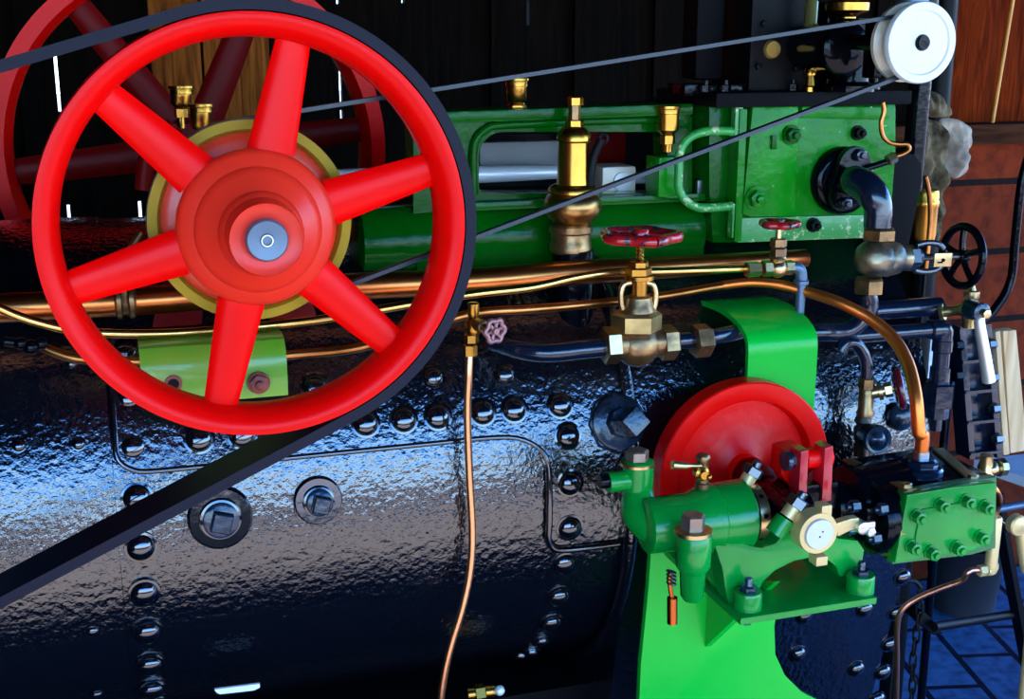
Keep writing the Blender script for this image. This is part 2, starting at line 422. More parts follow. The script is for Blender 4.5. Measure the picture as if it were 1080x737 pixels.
# ================================================================== BOILER
boiler = thing('boiler', 'long black riveted boiler carrying the whole steam engine', 'boiler', (.3, YC, .0))
def make_boiler():
    mb = MB()
    mb.lathe((-1.0, YC, ZC), X_, [(RB-.02, 0), (RB, .006), (RB, 2.135), (RB-.012, 2.14), (RB-.06, 2.145)], 128)
    mb.build('barrel', BOIL, boiler)
    # firebox wrapper: keeps on downwards below the barrel at the right
    x0, x1 = .66, 1.145
    th = [i*PI/40 for i in range(20, -4, -1)]
    prof = [surf(0, t, .004) for t in th]
    t0 = th[-1]; d = V((0, math.sin(-t0), -math.cos(t0)))
    prof += [prof[-1]+d*k for k in (.1, .2, .3, .42)]
    prof2 = [V((0, 2*YC-p.y, p.z)) for p in prof[::-1]]
    loop = prof+prof2[0:]
    mb = MB(); A = [V((x0, p.y, p.z)) for p in loop]
    mb.prism([A], V((x1-x0, 0, 0)))
    mb.build('firebox', BOIL, boiler)
    # ash pan below and feet
    mb = MB(); mb.box((.93, YC, .38), (.5, .5, .3), bev=.01); mb.cyl((.75, 1.65, 0), (.75, 1.65, .5), .04); mb.cyl((1.1, 1.65, 0), (1.1, 1.65, .5), .04)
    mb.cyl((.75, 2.1, 0), (.75, 2.1, .5), .04); mb.cyl((1.1, 2.1, 0), (1.1, 2.1, .5), .04)
    mb.build('ash_pan', DULL, boiler)
    mb = MB(); mb.box((-.6, YC, .62), (.3, .5, .3), bev=.01); mb.box((-.6, 1.68, .25), (.12, .08, .5)); mb.box((-.6, 2.06, .25), (.12, .08, .5))
    mb.build('support', DULL, boiler)
    # raised wrapper sheet: top band and right band, rounded inner corner
    mb = MB(); off = .010
    ths = []
    t = -.15
    while t < 1.35: ths.append(t); t += .0125
    def xl(t):
        rc = .055; tc_ = .25; k = RB
        if t < -.15+.03/k: return .533+.02*(1-math.sqrt(max(0, 1-((-.15+.03/k-t)*k/.03)**2)))
        if t < tc_-rc/k: return .533
        if t < tc_: return .533-rc+math.sqrt(max(0, rc*rc-((t-(tc_-rc/k))*k)**2))
        if t < tc_+.03/k: u_ = (t-tc_)*k; return -.026+.03-math.sqrt(max(0, .03**2-(.03-u_)**2))
        return -.026
    rows = []
    for t in ths:
        a = xl(t); a = max(a, -.026)
        rows.append([a+(.659-a)*i/12 for i in range(13)])
    top = [[mb.b.verts.new(surf(x, t, off)) for x in r] for t, r in zip(ths, rows)]
    bot = [[mb.b.verts.new(surf(x, t, -.002)) for x in r] for t, r in zip(ths, rows)]
    for i in range(len(ths)-1):
        for j in range(12):
            mb.b.faces.new((top[i][j], top[i][j+1], top[i+1][j+1], top[i+1][j]))
            mb.b.faces.new((bot[i][j+1], bot[i][j], bot[i+1][j], bot[i+1][j+1]))
        mb.b.faces.new((top[i][0], top[i+1][0], bot[i+1][0], bot[i][0]))
        mb.b.faces.new((top[i+1][12], top[i][12], bot[i][12], bot[i+1][12]))
    for j in range(12):
        mb.b.faces.new((top[0][j+1], top[0][j], bot[0][j], bot[0][j+1])); mb.b.faces.new((top[-1][j], top[-1][j+1], bot[-1][j+1], bot[-1][j]))
    mb.build('wrapper_sheet', BOIL, boiler, 30)
    mb = MB(); C_ = [surf(-.024, t_, .007) for t_ in (1.0, .8, .6, .45, .36)]+[surf(-.020, .325, .007), surf(-.008, .30, .007), surf(.01, .288, .007)]+[surf(.01+.44*k/8, .286, .007) for k in range(1, 9)]
    C_ += [surf(.490, .275, .007), surf(.518, .235, .007), surf(.531, .18, .007)]+[surf(.533, a_, .007) for a_ in (.1, .02, -.06, -.12)]+[surf(.540, -.16, .007), surf(.56, -.175, .007), surf(.60, -.178, .007), surf(.64, -.178, .007)]
    mb.tube(C_, .0048, 10, 3); mb.build('seam_bead', RIVM, boiler)
    mb = MB(); mb.box((-.15, YC, .62), (1.7, .42, .26), bev=.01); mb.build('dark_underbox', FLAT, boiler)  # dark box added under the barrel to stand in for the shade there
    # left ring sheet, ends at the vertical seam
    mb = MB()
    pr = [(RB-.001, 0), (RB+.0035, .001), (RB+.0035, .95), (RB-.001, .951)]
    mb.lathe((-.98, YC, ZC), X_, pr, 128, close=False); mb.build('barrel_sheet', BOIL, boiler)
    # narrow joint strip at right edge of the firebox
    # rivets
    def rivet_mesh(r, k=.62):
        q = MB(); n = 7
        prof = [(r*1.22, 0), (r*1.2, r*.10), (r*1.02, r*.13)]+[(r*math.cos(a*PI/2/n), r*.1+r*k*math.sin(a*PI/2/n)) for a in range(0, n)]+[(0, r*(.1+k))]
        q.lathe((0, 0, -r*.15), Z_, [(r*1.22, -.0)]+[(a, b+r*.15) for a, b in prof], 20)
        me = q.mesh('rivet', ang=50); me.materials.append(RIVM); return me
    big = rivet_mesh(.0165); small = rivet_mesh(.0075); mid = rivet_mesh(.0135)
    def rv(me, x, t, off=.004):
        P = surf(x, t, off); place(me, 'rivet', boiler, P, V((0, -math.cos(t), math.sin(t))))
    for k in range(-2, 9): rv(big, -.004+(.002*k if k > 0 else 0)*0, .373-.169*k+.0, .003 if k > 0 else .003)
    for k in range(0, 9): rv(mid if k > 5 else big, .562, .265-.172*k, .009 if k < 3 else 0)
    for px, py in ((210, 467), (255, 462), (331, 409), (385, 455), (424, 443), (460, 440), (507, 437), (540, 433), (588, 426)):
        P, t = boil(px, py); rv(big, P.x, .378 if py > 420 else t, .009)
    for px, py in ((455, 399), (530, 396)): P, t = boil(px, py); rv(mid, P.x, t, .009)
    P, t = boil(640, 550); rv(mid, P.x, t, .0)
    for px, py in ((83, 468), (89, 568), (98, 664), (102, 730), (76, 383), (20, 470)): P, t = boil(px, py); rv(small, P.x, t, .003)
    for px in (562,): 
        P, t = boil(px, 372); rv(small, P.x, t, .004)
    # firebox rivets (on the wrapper)
    t0 = th[-1]; base = surf(0, t0, .004); d = V((0, math.sin(-t0), -math.cos(t0)))
    def fb(px, py, me=mid):
        # find distance down the wrapper for this reading
        best = None
        for i in range(-60, 80):
            s_ = i*.006
            if s_ < 0: t = t0-s_/RB; Pq = surf(0, t, .004); nn = V((0, -math.cos(t), math.sin(t)))
            else: Pq = base+d*s_; nn = V((0, -math.cos(t0), math.sin(t0)))
            Q = at(px, py, Pq.y)
            e = abs(Q.z-Pq.z)
            if best is None or e < best[0]: best = (e, V((Q.x, Pq.y, Pq.z)), nn)
        place(me, 'rivet', boiler, best[1], best[2])
    for px, py in ((952, 607), (945, 645), (938, 678), (931, 708), (925, 738), (916, 565), (912, 641), (903, 706), (841, 690), (836, 733), (848, 650), (1, 0)):
        if px > 1: fb(px, py)
    # plugs
    def plug(px, py, r, sq, off=.0):
        P, t = boil(px, py); n_ = V((0, -math.cos(t), math.sin(t))); s_ = sc(P)
        q = MB(); R = r*s_
        q.lathe(P-n_*.004, n_, [(R, 0), (R, .008), (R*.92, .012), (R*.66, .012), (R*.62, .018), (R*.5, .019), (R*.46, .016)], 40)
        o = q.build('inspection_plug', RIVM, boiler); q = MB(); q.lathe(P+n_*.006, n_, [(R*.55, 0), (R*.55, .014), (R*.46, .016), (0, .016)], 32); q.build('plug_body', BLUEP, o)
        q = MB(); q.hex(P+n_*.010, n_, sq*s_*1.2, .028, .5, 4); q.build('square_head', BLUEP, o)
    plug(232, 545, 34, 12); plug(335, 527, 26, 10)
    P, t = boil(648, 445); n_ = V((0, -math.cos(t), math.sin(t))); s_ = sc(P)
    q = MB(); q.lathe(P-n_*.004, n_, [(34*s_, 0), (34*s_, .012), (31*s_, .017), (24*s_, .018), (21*s_, .026), (17*s_, .028), (15*s_, .04)], 8, u=X_)
    q.lathe(P-n_*.0, n_, [(30*s_, 0), (29*s_, .02), (23*s_, .024)], 40); o = q.build('washout_plug', BLUEP, boiler)
    q = MB(); q.box(P+n_*.045+X_*.004, (22*s_, 22*s_, .05), X_*.8+V((0, .2, .6)), n_, .002); q.build('square_head', BLUEP, o)
    # throat plate flange between barrel and firebox
    mb = MB()
    A = [surf(.655, t*PI/30, .012) for t in range(12, -16, -1)]
    mb.tube(A, .010, 10, 1); mb.build('throat_flange', BOIL, boiler)
make_boiler()

# ================================================================== FLYWHEELS
C0 = at(282, 254, 1.2); AX, AZ = C0.x, C0.z
YR = 1.297
PR = at(269, 240, YR); RW = 219*sc(PR)
def spokes(parent, yc, r0, r1, w0, w1, n, m, th=.018, ph=0.3, curve=0.0):
    for k in range(n):
        a0 = ph+2*PI*k/n; P = []; W = []
        for i in range(9):
            f = i/8; r = r0+(r1-r0)*f; a = a0+curve*math.sin(f*PI)*.5
            P.append(V((AX+r*math.cos(a), yc, AZ+r*math.sin(a)))); W.append((w0*(1-f)+w1*f)/2)
        q = MB(); q.tube(P, W, 14, 1, True, flat=th/((w0+w1)/2), up=(0, 1, 0)); q.build('spoke', m, parent)
def near_wheel():
    t = thing('flywheel', 'large bright red spoked flywheel with black belt, nearest the viewer', 'flywheel', (AX, YR, AZ), 'red flywheels')
    mb = MB(); w = .034
    mb.ring((AX, YR, AZ), Y_, [(RW, -w), (RW+.0015, 0), (RW, w), (RW-.010, w), (RW-.020, w-.008), (RW-.024, .012), (RW-.024, -.012), (RW-.020, -w+.008), (RW-.012, -w), (RW-.004, -w-.001)], 128)
    mb.build('rim', RED, t)
    spokes(t, YR, .080, RW-.022, .050, .036, 6, RED, .02, .28)
    mb = MB()
    mb.lathe((AX, 1.206, AZ), Y_, [(.028, .004), (.0355, 0), (.037, .004), (.038, .03), (.042, .034), (.043, .044), (.058, .056), (.063, .060), (.065, .066), (.076, .072), (.080, .076), (.082, .084), (.080, .105), (.05, .12)], 64)
    mb.build('hub', SALM, t)
    mb = MB(); mb.lathe((AX, 1.200, AZ), Y_, [(.0, .002), (.004, .002), (.0045, 0), (.006, 0), (.007, .001), (.019, 0), (.021, .003), (.021, 1.12), (0, 1.13)], 40)
    mb.build('crankshaft', SHAFT, t)
    mb = MB(); mb.ring((AX, 1.200, AZ), Y_, [(.006, .0005), (.0048, .0005), (.0048, -.001), (.006, -.001)], 24); mb.build('centre_ring', STEEL, t)
    # belt pulley behind the spokes
    yp = 1.352; rp = 105*sc(at(263, 230, yp))
    mb = MB(); mb.ring((AX, yp, AZ), Y_, [(rp, -.014), (rp, .014), (rp-.013, .014), (rp-.015, -.006), (rp-.010, -.015)], 96)
    pul = mb.build('belt_pulley', OLIVE, t)
    mb = MB(); mb.lathe((AX, yp-.012, AZ), Y_, [(.03, -.012), (.060, -.012), (.066, -.004), (.084, .0), (.090, .002), (rp-.012, .006), (rp-.012, .014), (.03, .014)], 96); mb.build('pulley_web', mat('pulley_web_red', (.78, .045, .012), 0, .35, .2), pul)
    mb = MB(); mb.box((AX, 1.75, AZ), (.05, .04, .16), bev=.008); mb.build('crank_web', STEELD, t)
    return yp, rp
YP, RP = near_wheel()
def far_wheel():
    yf = 2.26; P = at(204.5, 157.8, yf); R = 199*sc(P)
    t = thing('flywheel', 'second red flywheel on the far side, dimly seen behind the first', 'flywheel', (AX, yf, AZ), 'red flywheels')
    mb = MB(); w = .05
    mb.ring((AX, yf, AZ), Y_, [(R, -w), (R, w), (R-.025, w), (R-.036, .02), (R-.036, -.02), (R-.025, -w)], 128); mb.build('rim', RED, t)
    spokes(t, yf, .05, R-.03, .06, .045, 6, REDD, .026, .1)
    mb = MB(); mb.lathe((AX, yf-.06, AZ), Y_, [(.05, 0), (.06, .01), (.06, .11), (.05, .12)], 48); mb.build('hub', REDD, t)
far_wheel()

def tangent_belt(c1, r1, c2, r2):       # closed belt path round two circles in the x-z plane
    d = (c2[0]-c1[0], c2[1]-c1[1]); L = math.hypot(*d); a = math.atan2(d[1], d[0]); b = math.acos((r1-r2)/L)
    P = []
    n = 48
    for i in range(n+1):                 # around big wheel, the far way
        t = a+b+(2*PI-2*b)*i/n; P.append((c1[0]+r1*math.cos(t), c1[1]+r1*math.sin(t)))
    for i in range(21):
        t = a-b+2*b*i/20; P.append((c2[0]+r2*math.cos(t), c2[1]+r2*math.sin(t)))
    return P
def belts():
    # wide drive belt on the near flywheel, both runs leave to the lower left
    r = RW+.0015; P = []
    a_up = math.radians(90+16.5); a_lo = math.radians(-90+24)
    up = V((AX+r*math.cos(a_up), YR, AZ+r*math.sin(a_up))); du = V((-math.sin(a_up), 0, math.cos(a_up)))
    lo = V((AX+r*math.cos(a_lo), YR, AZ+r*math.sin(a_lo))); dl = V((-math.sin(a_lo), 0, math.cos(a_lo)))
    seg = [up+du*k for k in (1.3, 1.0, .7, .4, .2, .05)]
    n = 60
    seg += [V((AX+r*math.cos(a_up+(a_lo-a_up)*i/n), YR, AZ+r*math.sin(a_up+(a_lo-a_up)*i/n))) for i in range(n+1)]
    seg += [lo-dl*k for k in (.05, .2, .4, .7, 1.0, 1.3)]
    mb = MB(); mb.sweep([p for p in seg], .068, .0115, Y_)
    tag(mb.build('drive_belt', RUB, None, 50), 'wide black drive belt running off the large red flywheel towards lower left', 'belt')
    # governor belt
    w = at(950, 50, YP); 
    global WP
    P1 = at(973, 45, 1.33); WP = V((P1.x, YP, P1.z)); r2 = .037
    path = tangent_belt((AX, AZ), RP+.0005, (WP.x, WP.z), r2)
    mb = MB(); mb.sweep([V((x, YP, z)) for x, z in path], .011, .0045, Y_, True)
    tag(mb.build('governor_belt', mat('grey_blue_belt', (.014, .022, .036), 0, .35, 0, .1, 80), None, 50), 'narrow dark belt stretched between the flywheel pulley and the white pulley', 'belt')
belts()
def white_pulley():
    t = thing('pulley', 'white pulley disc with dark centre at top right end of narrow belt', 'pulley', WP)
    r = 42.5*sc(at(973, 45, 1.33))
    a = 1.33-WP.y
    mb = MB(); mb.lathe(WP, Y_, [(.010, a+.001), (r*.76, a+.002), (r*.80, a), (r*.97, a), (r, a+.003), (r, a+.008), (r*.8, a+.012), (.0365, a+.013), (.0365, a+.028), (.01, a+.028)], 64); mb.build('front_flange', WHITE, t)
    mb = MB(); mb.lathe(WP, Y_, [(.036, a+.026), (r*.82, a+.028), (r*.98, a+.032), (r*.98, a+.038), (r*.8, a+.043), (.02, a+.045)], 64); mb.build('rear_flange', CREAM, t)
    mb = MB(); mb.lathe(WP, Y_, [(0, a-.004), (.008, a-.004), (.010, a-.001), (.010, a+.22), (0, a+.22)], 24); mb.build('spindle', BLK, t)
white_pulley()

# ================================================================== ENGINE BED (green casting with its window)
def rrect(x0, y0, x1, y1, r, Y, n=6, rs=None):
    rs = rs or (r, r, r, r); L = []
    for (cx_, cy_, a0, rr) in ((x0+rs[0], y0+rs[0], 180, rs[0]), (x1-rs[1], y0+rs[1], 270, rs[1]), (x1-rs[2], y1-rs[2], 0, rs[2]), (x0+rs[3], y1-rs[3], 90, rs[3])):
        for i in range(n+1):
            a = math.radians(a0+90*i/n); L.append(at(cx_+rr*math.cos(a), cy_+rr*math.sin(a), Y))
    return L
def bed():
    Y = 1.66; t = thing('engine_bed', 'dark green cast engine bed with long rounded window, behind the brass valve', 'engine frame', at(590, 290, Y+.1))
    out = pts([(436, 122), (500, 118), (600, 113), (722, 109), (730, 125), (730, 285), (560, 292), (436, 292)], Y)
    hole = rrect(505, 139, 704, 204, 26, Y, rs=(26, 12, 10, 8))
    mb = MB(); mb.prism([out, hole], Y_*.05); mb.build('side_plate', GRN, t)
    mb = MB()
    lp = pts([(500, 205), (499, 165), (503, 146), (514, 136), (530, 132), (620, 128), (700, 126)], Y-.004)
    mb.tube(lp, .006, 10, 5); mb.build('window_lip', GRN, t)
    a = at(438, 115, Y); b = at(722, 106, Y)
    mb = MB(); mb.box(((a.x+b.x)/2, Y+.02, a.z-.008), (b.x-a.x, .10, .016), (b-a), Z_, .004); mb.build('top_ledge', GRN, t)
    # rear plate of the guide, so the window looks into the trunk
    c = at(600, 200, Y+.22); mb = MB(); mb.box((c.x-.02, Y+.24, c.z-.06), (.46, .02, .30)); mb.build('rear_plate', DULL, t)
    # lower guide trunk, a long half round
    p = at(375, 262, 1.68); q = at(732, 238, 1.68); z = at(590, 246, 1.68).z
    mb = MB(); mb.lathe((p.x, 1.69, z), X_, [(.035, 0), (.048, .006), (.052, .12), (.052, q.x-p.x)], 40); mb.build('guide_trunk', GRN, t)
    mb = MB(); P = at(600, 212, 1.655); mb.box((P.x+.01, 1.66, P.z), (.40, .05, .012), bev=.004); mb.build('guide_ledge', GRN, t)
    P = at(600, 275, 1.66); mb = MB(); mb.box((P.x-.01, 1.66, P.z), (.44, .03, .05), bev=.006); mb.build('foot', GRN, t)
    P = at(705, 186, 1.64); mb = MB(); mb.box((P.x+.0, 1.655, P.z), (.040, .05, .058), bev=.006); mb.build('rod_gland', GRNL, t)
    return t
bed()
def saddle():     # casting that carries the bed on the boiler crown
    mb = MB(); P = at(640, 285, 1.72)
    mb.box((.62, 1.87, ZC+RB-.03), (.55, .32, .11), bev=.01)
    tag(mb.build('saddle_casting', DULL), 'dark iron saddle under the green engine bed on the boiler top', 'casting')
saddle()
def rods():
    Y = 1.75; t = thing('connecting_rod', 'bright steel connecting rod reaching from the crank into the green bed', 'rod', at(470, 190, Y))
    a = at(236, 188, Y); b = at(590, 187, Y); a.z = b.z = at(420, 187, Y).z
    mb = MB(); mb.tube([a, a+(b-a)*.5, b], [.013, .015, .010], 20, 4); mb.build('shank', STEELP, t)
    mb = MB(); mb.lathe(a-Y_*.025, Y_, [(.02, 0), (.036, .003), (.036, .047), (.02, .05)], 32); mb.build('big_end', STEELD, t)
    P = at(560, 160, 1.80); mb = MB(); mb.box((P.x-.02, 1.80, P.z-.01), (.13, .02, .055), bev=.01); mb.build('motion_plate', mat('grey_motion_plate', (.16, .15, .14), .2, .5), t)
    t = thing('crosshead', 'pale steel crosshead on the piston rod, just right of the brass safety valve', 'crosshead', at(645, 190, Y))
    P = at(640, 188, Y); z = P.z
    mb = MB(); mb.box((P.x, Y-.02, z), (.055, .06, .046), bev=.008); mb.build('block', CREAM, t)
    mb = MB(); mb.lathe((P.x+.004, Y-.054, z), Y_, [(.008, 0), (.014, .001), (.015, .006), (.015, .02)], 24); mb.build('pin', SILV, t)
    q = at(770, 186, Y); mb = MB(); mb.cyl((P.x, Y-.02, z), (q.x, Y-.02, z), .0075, 20); mb.build('piston_rod', STEELP, t)
    mb = MB(); P = at(628, 145, 1.84); mb.box((P.x, 1.84, P.z-.01), (.10, .02, .07), bev=.01); 
    tag(mb.build('slide_cover', REDD), 'dark red cover plate inside the green bed window, above the crosshead', 'cover')
rods()
def cup(name, px, Y, ys, label, prof_r, cat='oil cup', m=BRASS, grp=None):
    P = at(px, ys[-1], Y); t = thing(name, label, cat, P, 'brass oil cups on the engine')
    y0, y1, y2, y3 = ys; r, r2, r3 = prof_r
    mb = MB(); LZ(mb, px, Y, [(y0, r*.5), (y0+.5, r*1.1), (y0+3, r*1.12), (y0+4, r), (y0+5, r), (y0+8, r*.98), (y0+9, r)]); mb.build('lid', m, t)
    mb = MB(); LZ(mb, px, Y, [(y0+9, r*.9), (y1-3, r*.9), (y1, r*.7), (y1+2, r2)]); mb.build('reservoir', m, t)
    mb = MB(); hexZ(mb, px, Y, y1+2, y2, r2*1.15); LZ(mb, px, Y, [(y2, r3), (y3, r3)]); mb.build('stem', m, t)
cup('oil_cup', 545, 1.68, (82, 108, 113, 118), 'brass oil cup on top ledge of green bed, left of the safety valve', (12, 9, 7))
cup('oil_cup', 704, 1.63, (111, 140, 152, 160), 'brass oil cup at the right end of green bed, beside green hoop', (13, 7, 5))
cup('oil_cup', 191, 1.66, (90, 112, 124, 135), 'brass oil cup seen through flywheel, the left and upper of two', (12, 6, 4))
cup('oil_cup', 212, 1.60, (109, 136, 146, 156), 'brass oil cup seen through flywheel, right and lower of two', (12, 6, 4))
def pedestal():
    t = thing('bearing_pedestal', 'dark red crankshaft bearing pedestal on the boiler behind the flywheel', 'bearing', (AX, 1.62, AZ-.2))
    mb = MB(); mb.lathe((AX, 1.58, AZ), Y_, [(.045, 0), (.055, .004), (.055, .08), (.045, .084)], 40); mb.build('bearing_cap', REDD, t)
    for s_ in (-1, 1):
        mb = MB(); mb.prism([[V((AX+.02*s_, 1.60, AZ)), V((AX+.06*s_, 1.60, AZ)), V((AX+.12*s_, 1.60, AZ-.22)), V((AX+.05*s_, 1.60, AZ-.22))]], Y_*.05, .004); mb.build('leg', REDD, t)
    P = at(178, 165, 1.60); mb = MB(); mb.tube(pts([(185, 132), (172, 150), (156, 168), (152, 200)], 1.62), .012, 12); mb.build('oil_pipe_cover', REDD, t)
pedestal()

# ================================================================== SAFETY VALVE
def safety():
    px, Y = 604, 1.60; t = thing('safety_valve', 'tall polished brass safety valve standing in the middle of the engine', 'valve', at(px, 330, Y))
    mb = MB(); LZ(mb, px, Y, [(262, 20), (263, 22), (330, 22), (380, 24)]); mb.build('standpipe', BLK, t)
    mb = MB(); LZ(mb, 602, Y, [(236, 20), (238, 23), (244, 23), (246, 21), (254, 21), (256, 22), (264, 22), (266, 20)], 40); mb.build('base_flange', BRONZE, t)
    mb = MB(); LZ(mb, px, Y, [(203, 21), (206, 27), (212, 30), (220, 31), (228, 27), (234, 20), (240, 18)], 48); mb.build('bulb', mat('bulb_brass', (.62, .33, .10), 1, .3, 0, .4, 40, col2=(.35, .18, .06), vscale=16), t)
    mb = MB(); LZ(mb, px, Y, [(194, 20), (196, 24), (199, 26), (203, 26), (206, 22), (209, 24)], 48); mb.build('collar', BRASS, t)
    mb = MB(); LZ(mb, 605, Y, [(133, 9), (135, 13), (139, 16), (143, 18), (148, 18), (150, 16), (152, 16), (192, 17.5), (196, 18)], 48); mb.build('body', BRASS, t)
    mb = MB(); hexZ(mb, 606, Y, 126, 134, 10); mb.build('lock_nut', BRASS, t)
    mb = MB(); hexZ(mb, 606, Y, 110, 127, 6.5); mb.build('spindle', BRONZE, t)
    mb = MB(); hexZ(mb, 607, Y, 102, 111, 8.5, .2); mb.build('top_nut', BRASS, t)
    mb = MB(); L_ = pts([(622, 199), (622, 185), (626, 165), (634, 147)], Y-.015)
    mb.tube(L_, [.006, .007, .006, .006], 12, 6, True, 1.0); mb.torus(at(636, 146, Y-.015), Y_, .006, .0025, 20, 8); mb.build('easing_lever', DULL, t)
safety()

# ================================================================== LONG PIPES OVER THE BOILER
def single(name, mb, m, label, cat, grp=None, ang=40):
    return tag(mb.build(name, m, None, ang), label, cat, grp)
mb = MB(); mb.tube(pts([(-60, 328), (0, 325), (60, 322), (150, 317), (300, 306), (500, 296), (600, 288), (700, 282), (790, 276), (850, 272)], 1.57), [.018]*6+[.0175, .016, .014, .013], 20)
single('copper_pipe', mb, COPPER, 'thickest copper pipe lying horizontally above the boiler', 'pipe')
mb = MB(); P = at(131, 316, 1.57); mb.lathe(P-X_*.012, X_, [(.018, 0), (.024, .003), (.024, .008), (.02, .010), (.02, .016), (.024, .018), (.024, .023), (.018, .026)], 24)
mb.tube([at(131, 320, 1.55), at(131, 300, 1.55), at(134, 270, 1.56), at(148, 245, 1.57)], .004, 8)
single('pipe_union', mb, BRONZE, 'bronze union on the thickest copper pipe, seen through the flywheel', 'pipe fitting')
mb = MB(); mb.tube(pts([(-40, 300), (0, 325), (40, 340), (90, 350), (160, 352), (230, 348), (330, 338), (420, 323), (500, 310), (560, 303), (610, 292), (650, 287), (700, 286), (790, 283)], 1.51), .0056, 14)
single('brass_pipe', mb, BRPIPE, 'thin yellow brass pipe dipping below the thick copper pipe', 'pipe')
mb = MB(); mb.tube(pts([(38, 362, 1.54), (60, 372, 1.53), (90, 379, 1.52), (150, 381, 1.51), (240, 380, 1.51), (310, 374, 1.51), (370, 368, 1.51), (420, 355, 1.51), (470, 338, 1.52), (510, 329, 1.53), (560, 326, 1.53), (640, 319, 1.53), (700, 312, 1.54), (740, 305, 1.547), (764, 301, 1.548)]), .0062, 14)
single('copper_pipe', mb, COPD, 'medium copper pipe running lowest, passing through the small drain valve', 'pipe')
def angle_plate():
    t = thing('angle_plate', 'yellow-green bent iron plate bolted to the boiler below the flywheel hub', 'bracket', at(225, 415, 1.5))
    n = 12; P = []
    for py, Y in ((420, 1.475), (412, 1.473), (400, 1.472), (385, 1.473), (376, 1.476), (368, 1.484), (362, 1.50), (358, 1.53), (354, 1.57)): P.append(at(225, py, Y))
    mb = MB(); a = at(148, 390, 1.473).x; b = at(302, 390, 1.473).x
    mb.sweep([V(((a+b)/2, p.y, p.z)) for p in P], b-a, -.008, X_); mb.build('plate', GRNY, t, 30)
    for px, py, r in ((183, 405, 9), (273, 404, 12)):
        c = at(px, py, 1.460); s_ = sc(c)
        mb = MB(); mb.ring(c, Y_, [(r*s_, 0), (r*s_, .004), (r*s_*.65, .004), (r*s_*.65, 0)], 32)
        if r == 12:
            mb.hex(c-Y_*.009, Y_, r*s_*.85, .011, .3); mb.lathe(c-Y_*.016, Y_, [(.004, 0), (.0055, .001), (.0055, .01)], 16); mb.build('bolt', mat('red_brown_bolt', (.30, .05, .03), .2, .4, .2, .2), t)
        else: mb.build('hole_bush', mat('red_brown_bolt', (.3, .05, .03)), t); q = MB(); q.lathe(c+Y_*.001, Y_, [(r*s_*.66, 0), (r*s_*.66, .003)], 24); q.build('hole', DULL, t)
angle_plate()
mb = MB(); P, _ = boil(30, 372, .01)
for k in range(3): mb.ball(at(22+k*11, 362+4*(k % 2), 1.53), .008+.002*(k % 2), n=14)
mb.tube(pts([(5, 360), (40, 364)], 1.535), .006, 10, 1)
single('pipe_joint', mb, BLK, 'lumpy black pipe joint at left edge where copper pipe starts', 'pipe fitting')

# ================================================================== SMALL DRAIN VALVE WITH DOWN PIPE
def handwheel(parent, c, ax, R, r, m, spoke_n=5, lobes=0, hubr=None, name='handwheel'):
    mb = MB(); u, v, a = basis(ax); c = V(c)
    n = 60; P = []
    for i in range(n+1):
        an = 2*PI*i/n; RR = R*(1+(.10*math.cos(lobes*an) if lobes else 0)); P.append(c+(u*math.cos(an)+v*math.sin(an))*RR)
    mb.tube(P, r, 10, 1, False)
    for k in range(spoke_n):
        an = 2*PI*(k+.2)/spoke_n; e = c+(u*math.cos(an)+v*math.sin(an))*R
        mb.tube([c, c+(e-c)*.5+a*(-r*.3), e], [r*.9, r*.75, r*.8], 8, 2)
    mb.lathe(c-a*r*1.2, a, [((hubr or R*.22)*.9, 0), ((hubr or R*.22), r*.3), ((hubr or R*.22), r*2.2), ((hubr or R*.22)*.8, r*2.6)], 20)
    return mb.build(name, m, parent)
def drain_valve():
    px, Y = 498, 1.475; t = thing('drain_valve', 'small brass valve with a scalloped handwheel above thin vertical copper pipe', 'valve', at(px, 376, Y))
    mb = MB(); LZ(mb, px+1, Y, [(319, 5), (320, 6.5), (330, 6.5), (334, 5), (338, 8), (344, 9), (350, 8), (356, 5)]); mb.build('body', BRASS, t)
    mb = MB(); hexZ(mb, px-1, Y, 352, 361, 8); mb.build('upper_nut', BRASS, t)
    mb = MB(); hexZ(mb, px-2, Y, 363, 375, 7.5, .1); mb.build('lower_nut', BRASS, t)
    c = at(500, 341, Y); w = at(522, 349, 1.43)
    mb = MB(); mb.cyl(c, c+(w-c)*.5, .0085, 16, .001); mb.cyl(c+(w-c)*.3, w, .0045, 12); mb.build('spindle', BRONZE, t)
    handwheel(t, w, (w-c), .0135, .0032, mat('pinkish_iron_handwheel', (.35, .16, .16), .5, .35, 0, .3), 6, 6, .005)
drain_valve()
mb = MB(); mb.tube(pts([(495, 368, 1.475), (494, 400, 1.47), (493, 440, 1.475), (495, 500, 1.475), (498, 560, 1.475), (496, 600, 1.475), (488, 640, 1.475), (476, 680, 1.477), (468, 715, 1.48), (464, 750, 1.485), (462, 800, 1.5)]), .0052, 14)
single('copper_pipe', mb, mat('bright_copper_tube', (.92, .42, .20), 1, .28, 0, .05), 'thin bright copper pipe hanging vertically down the front of the boiler', 'pipe')

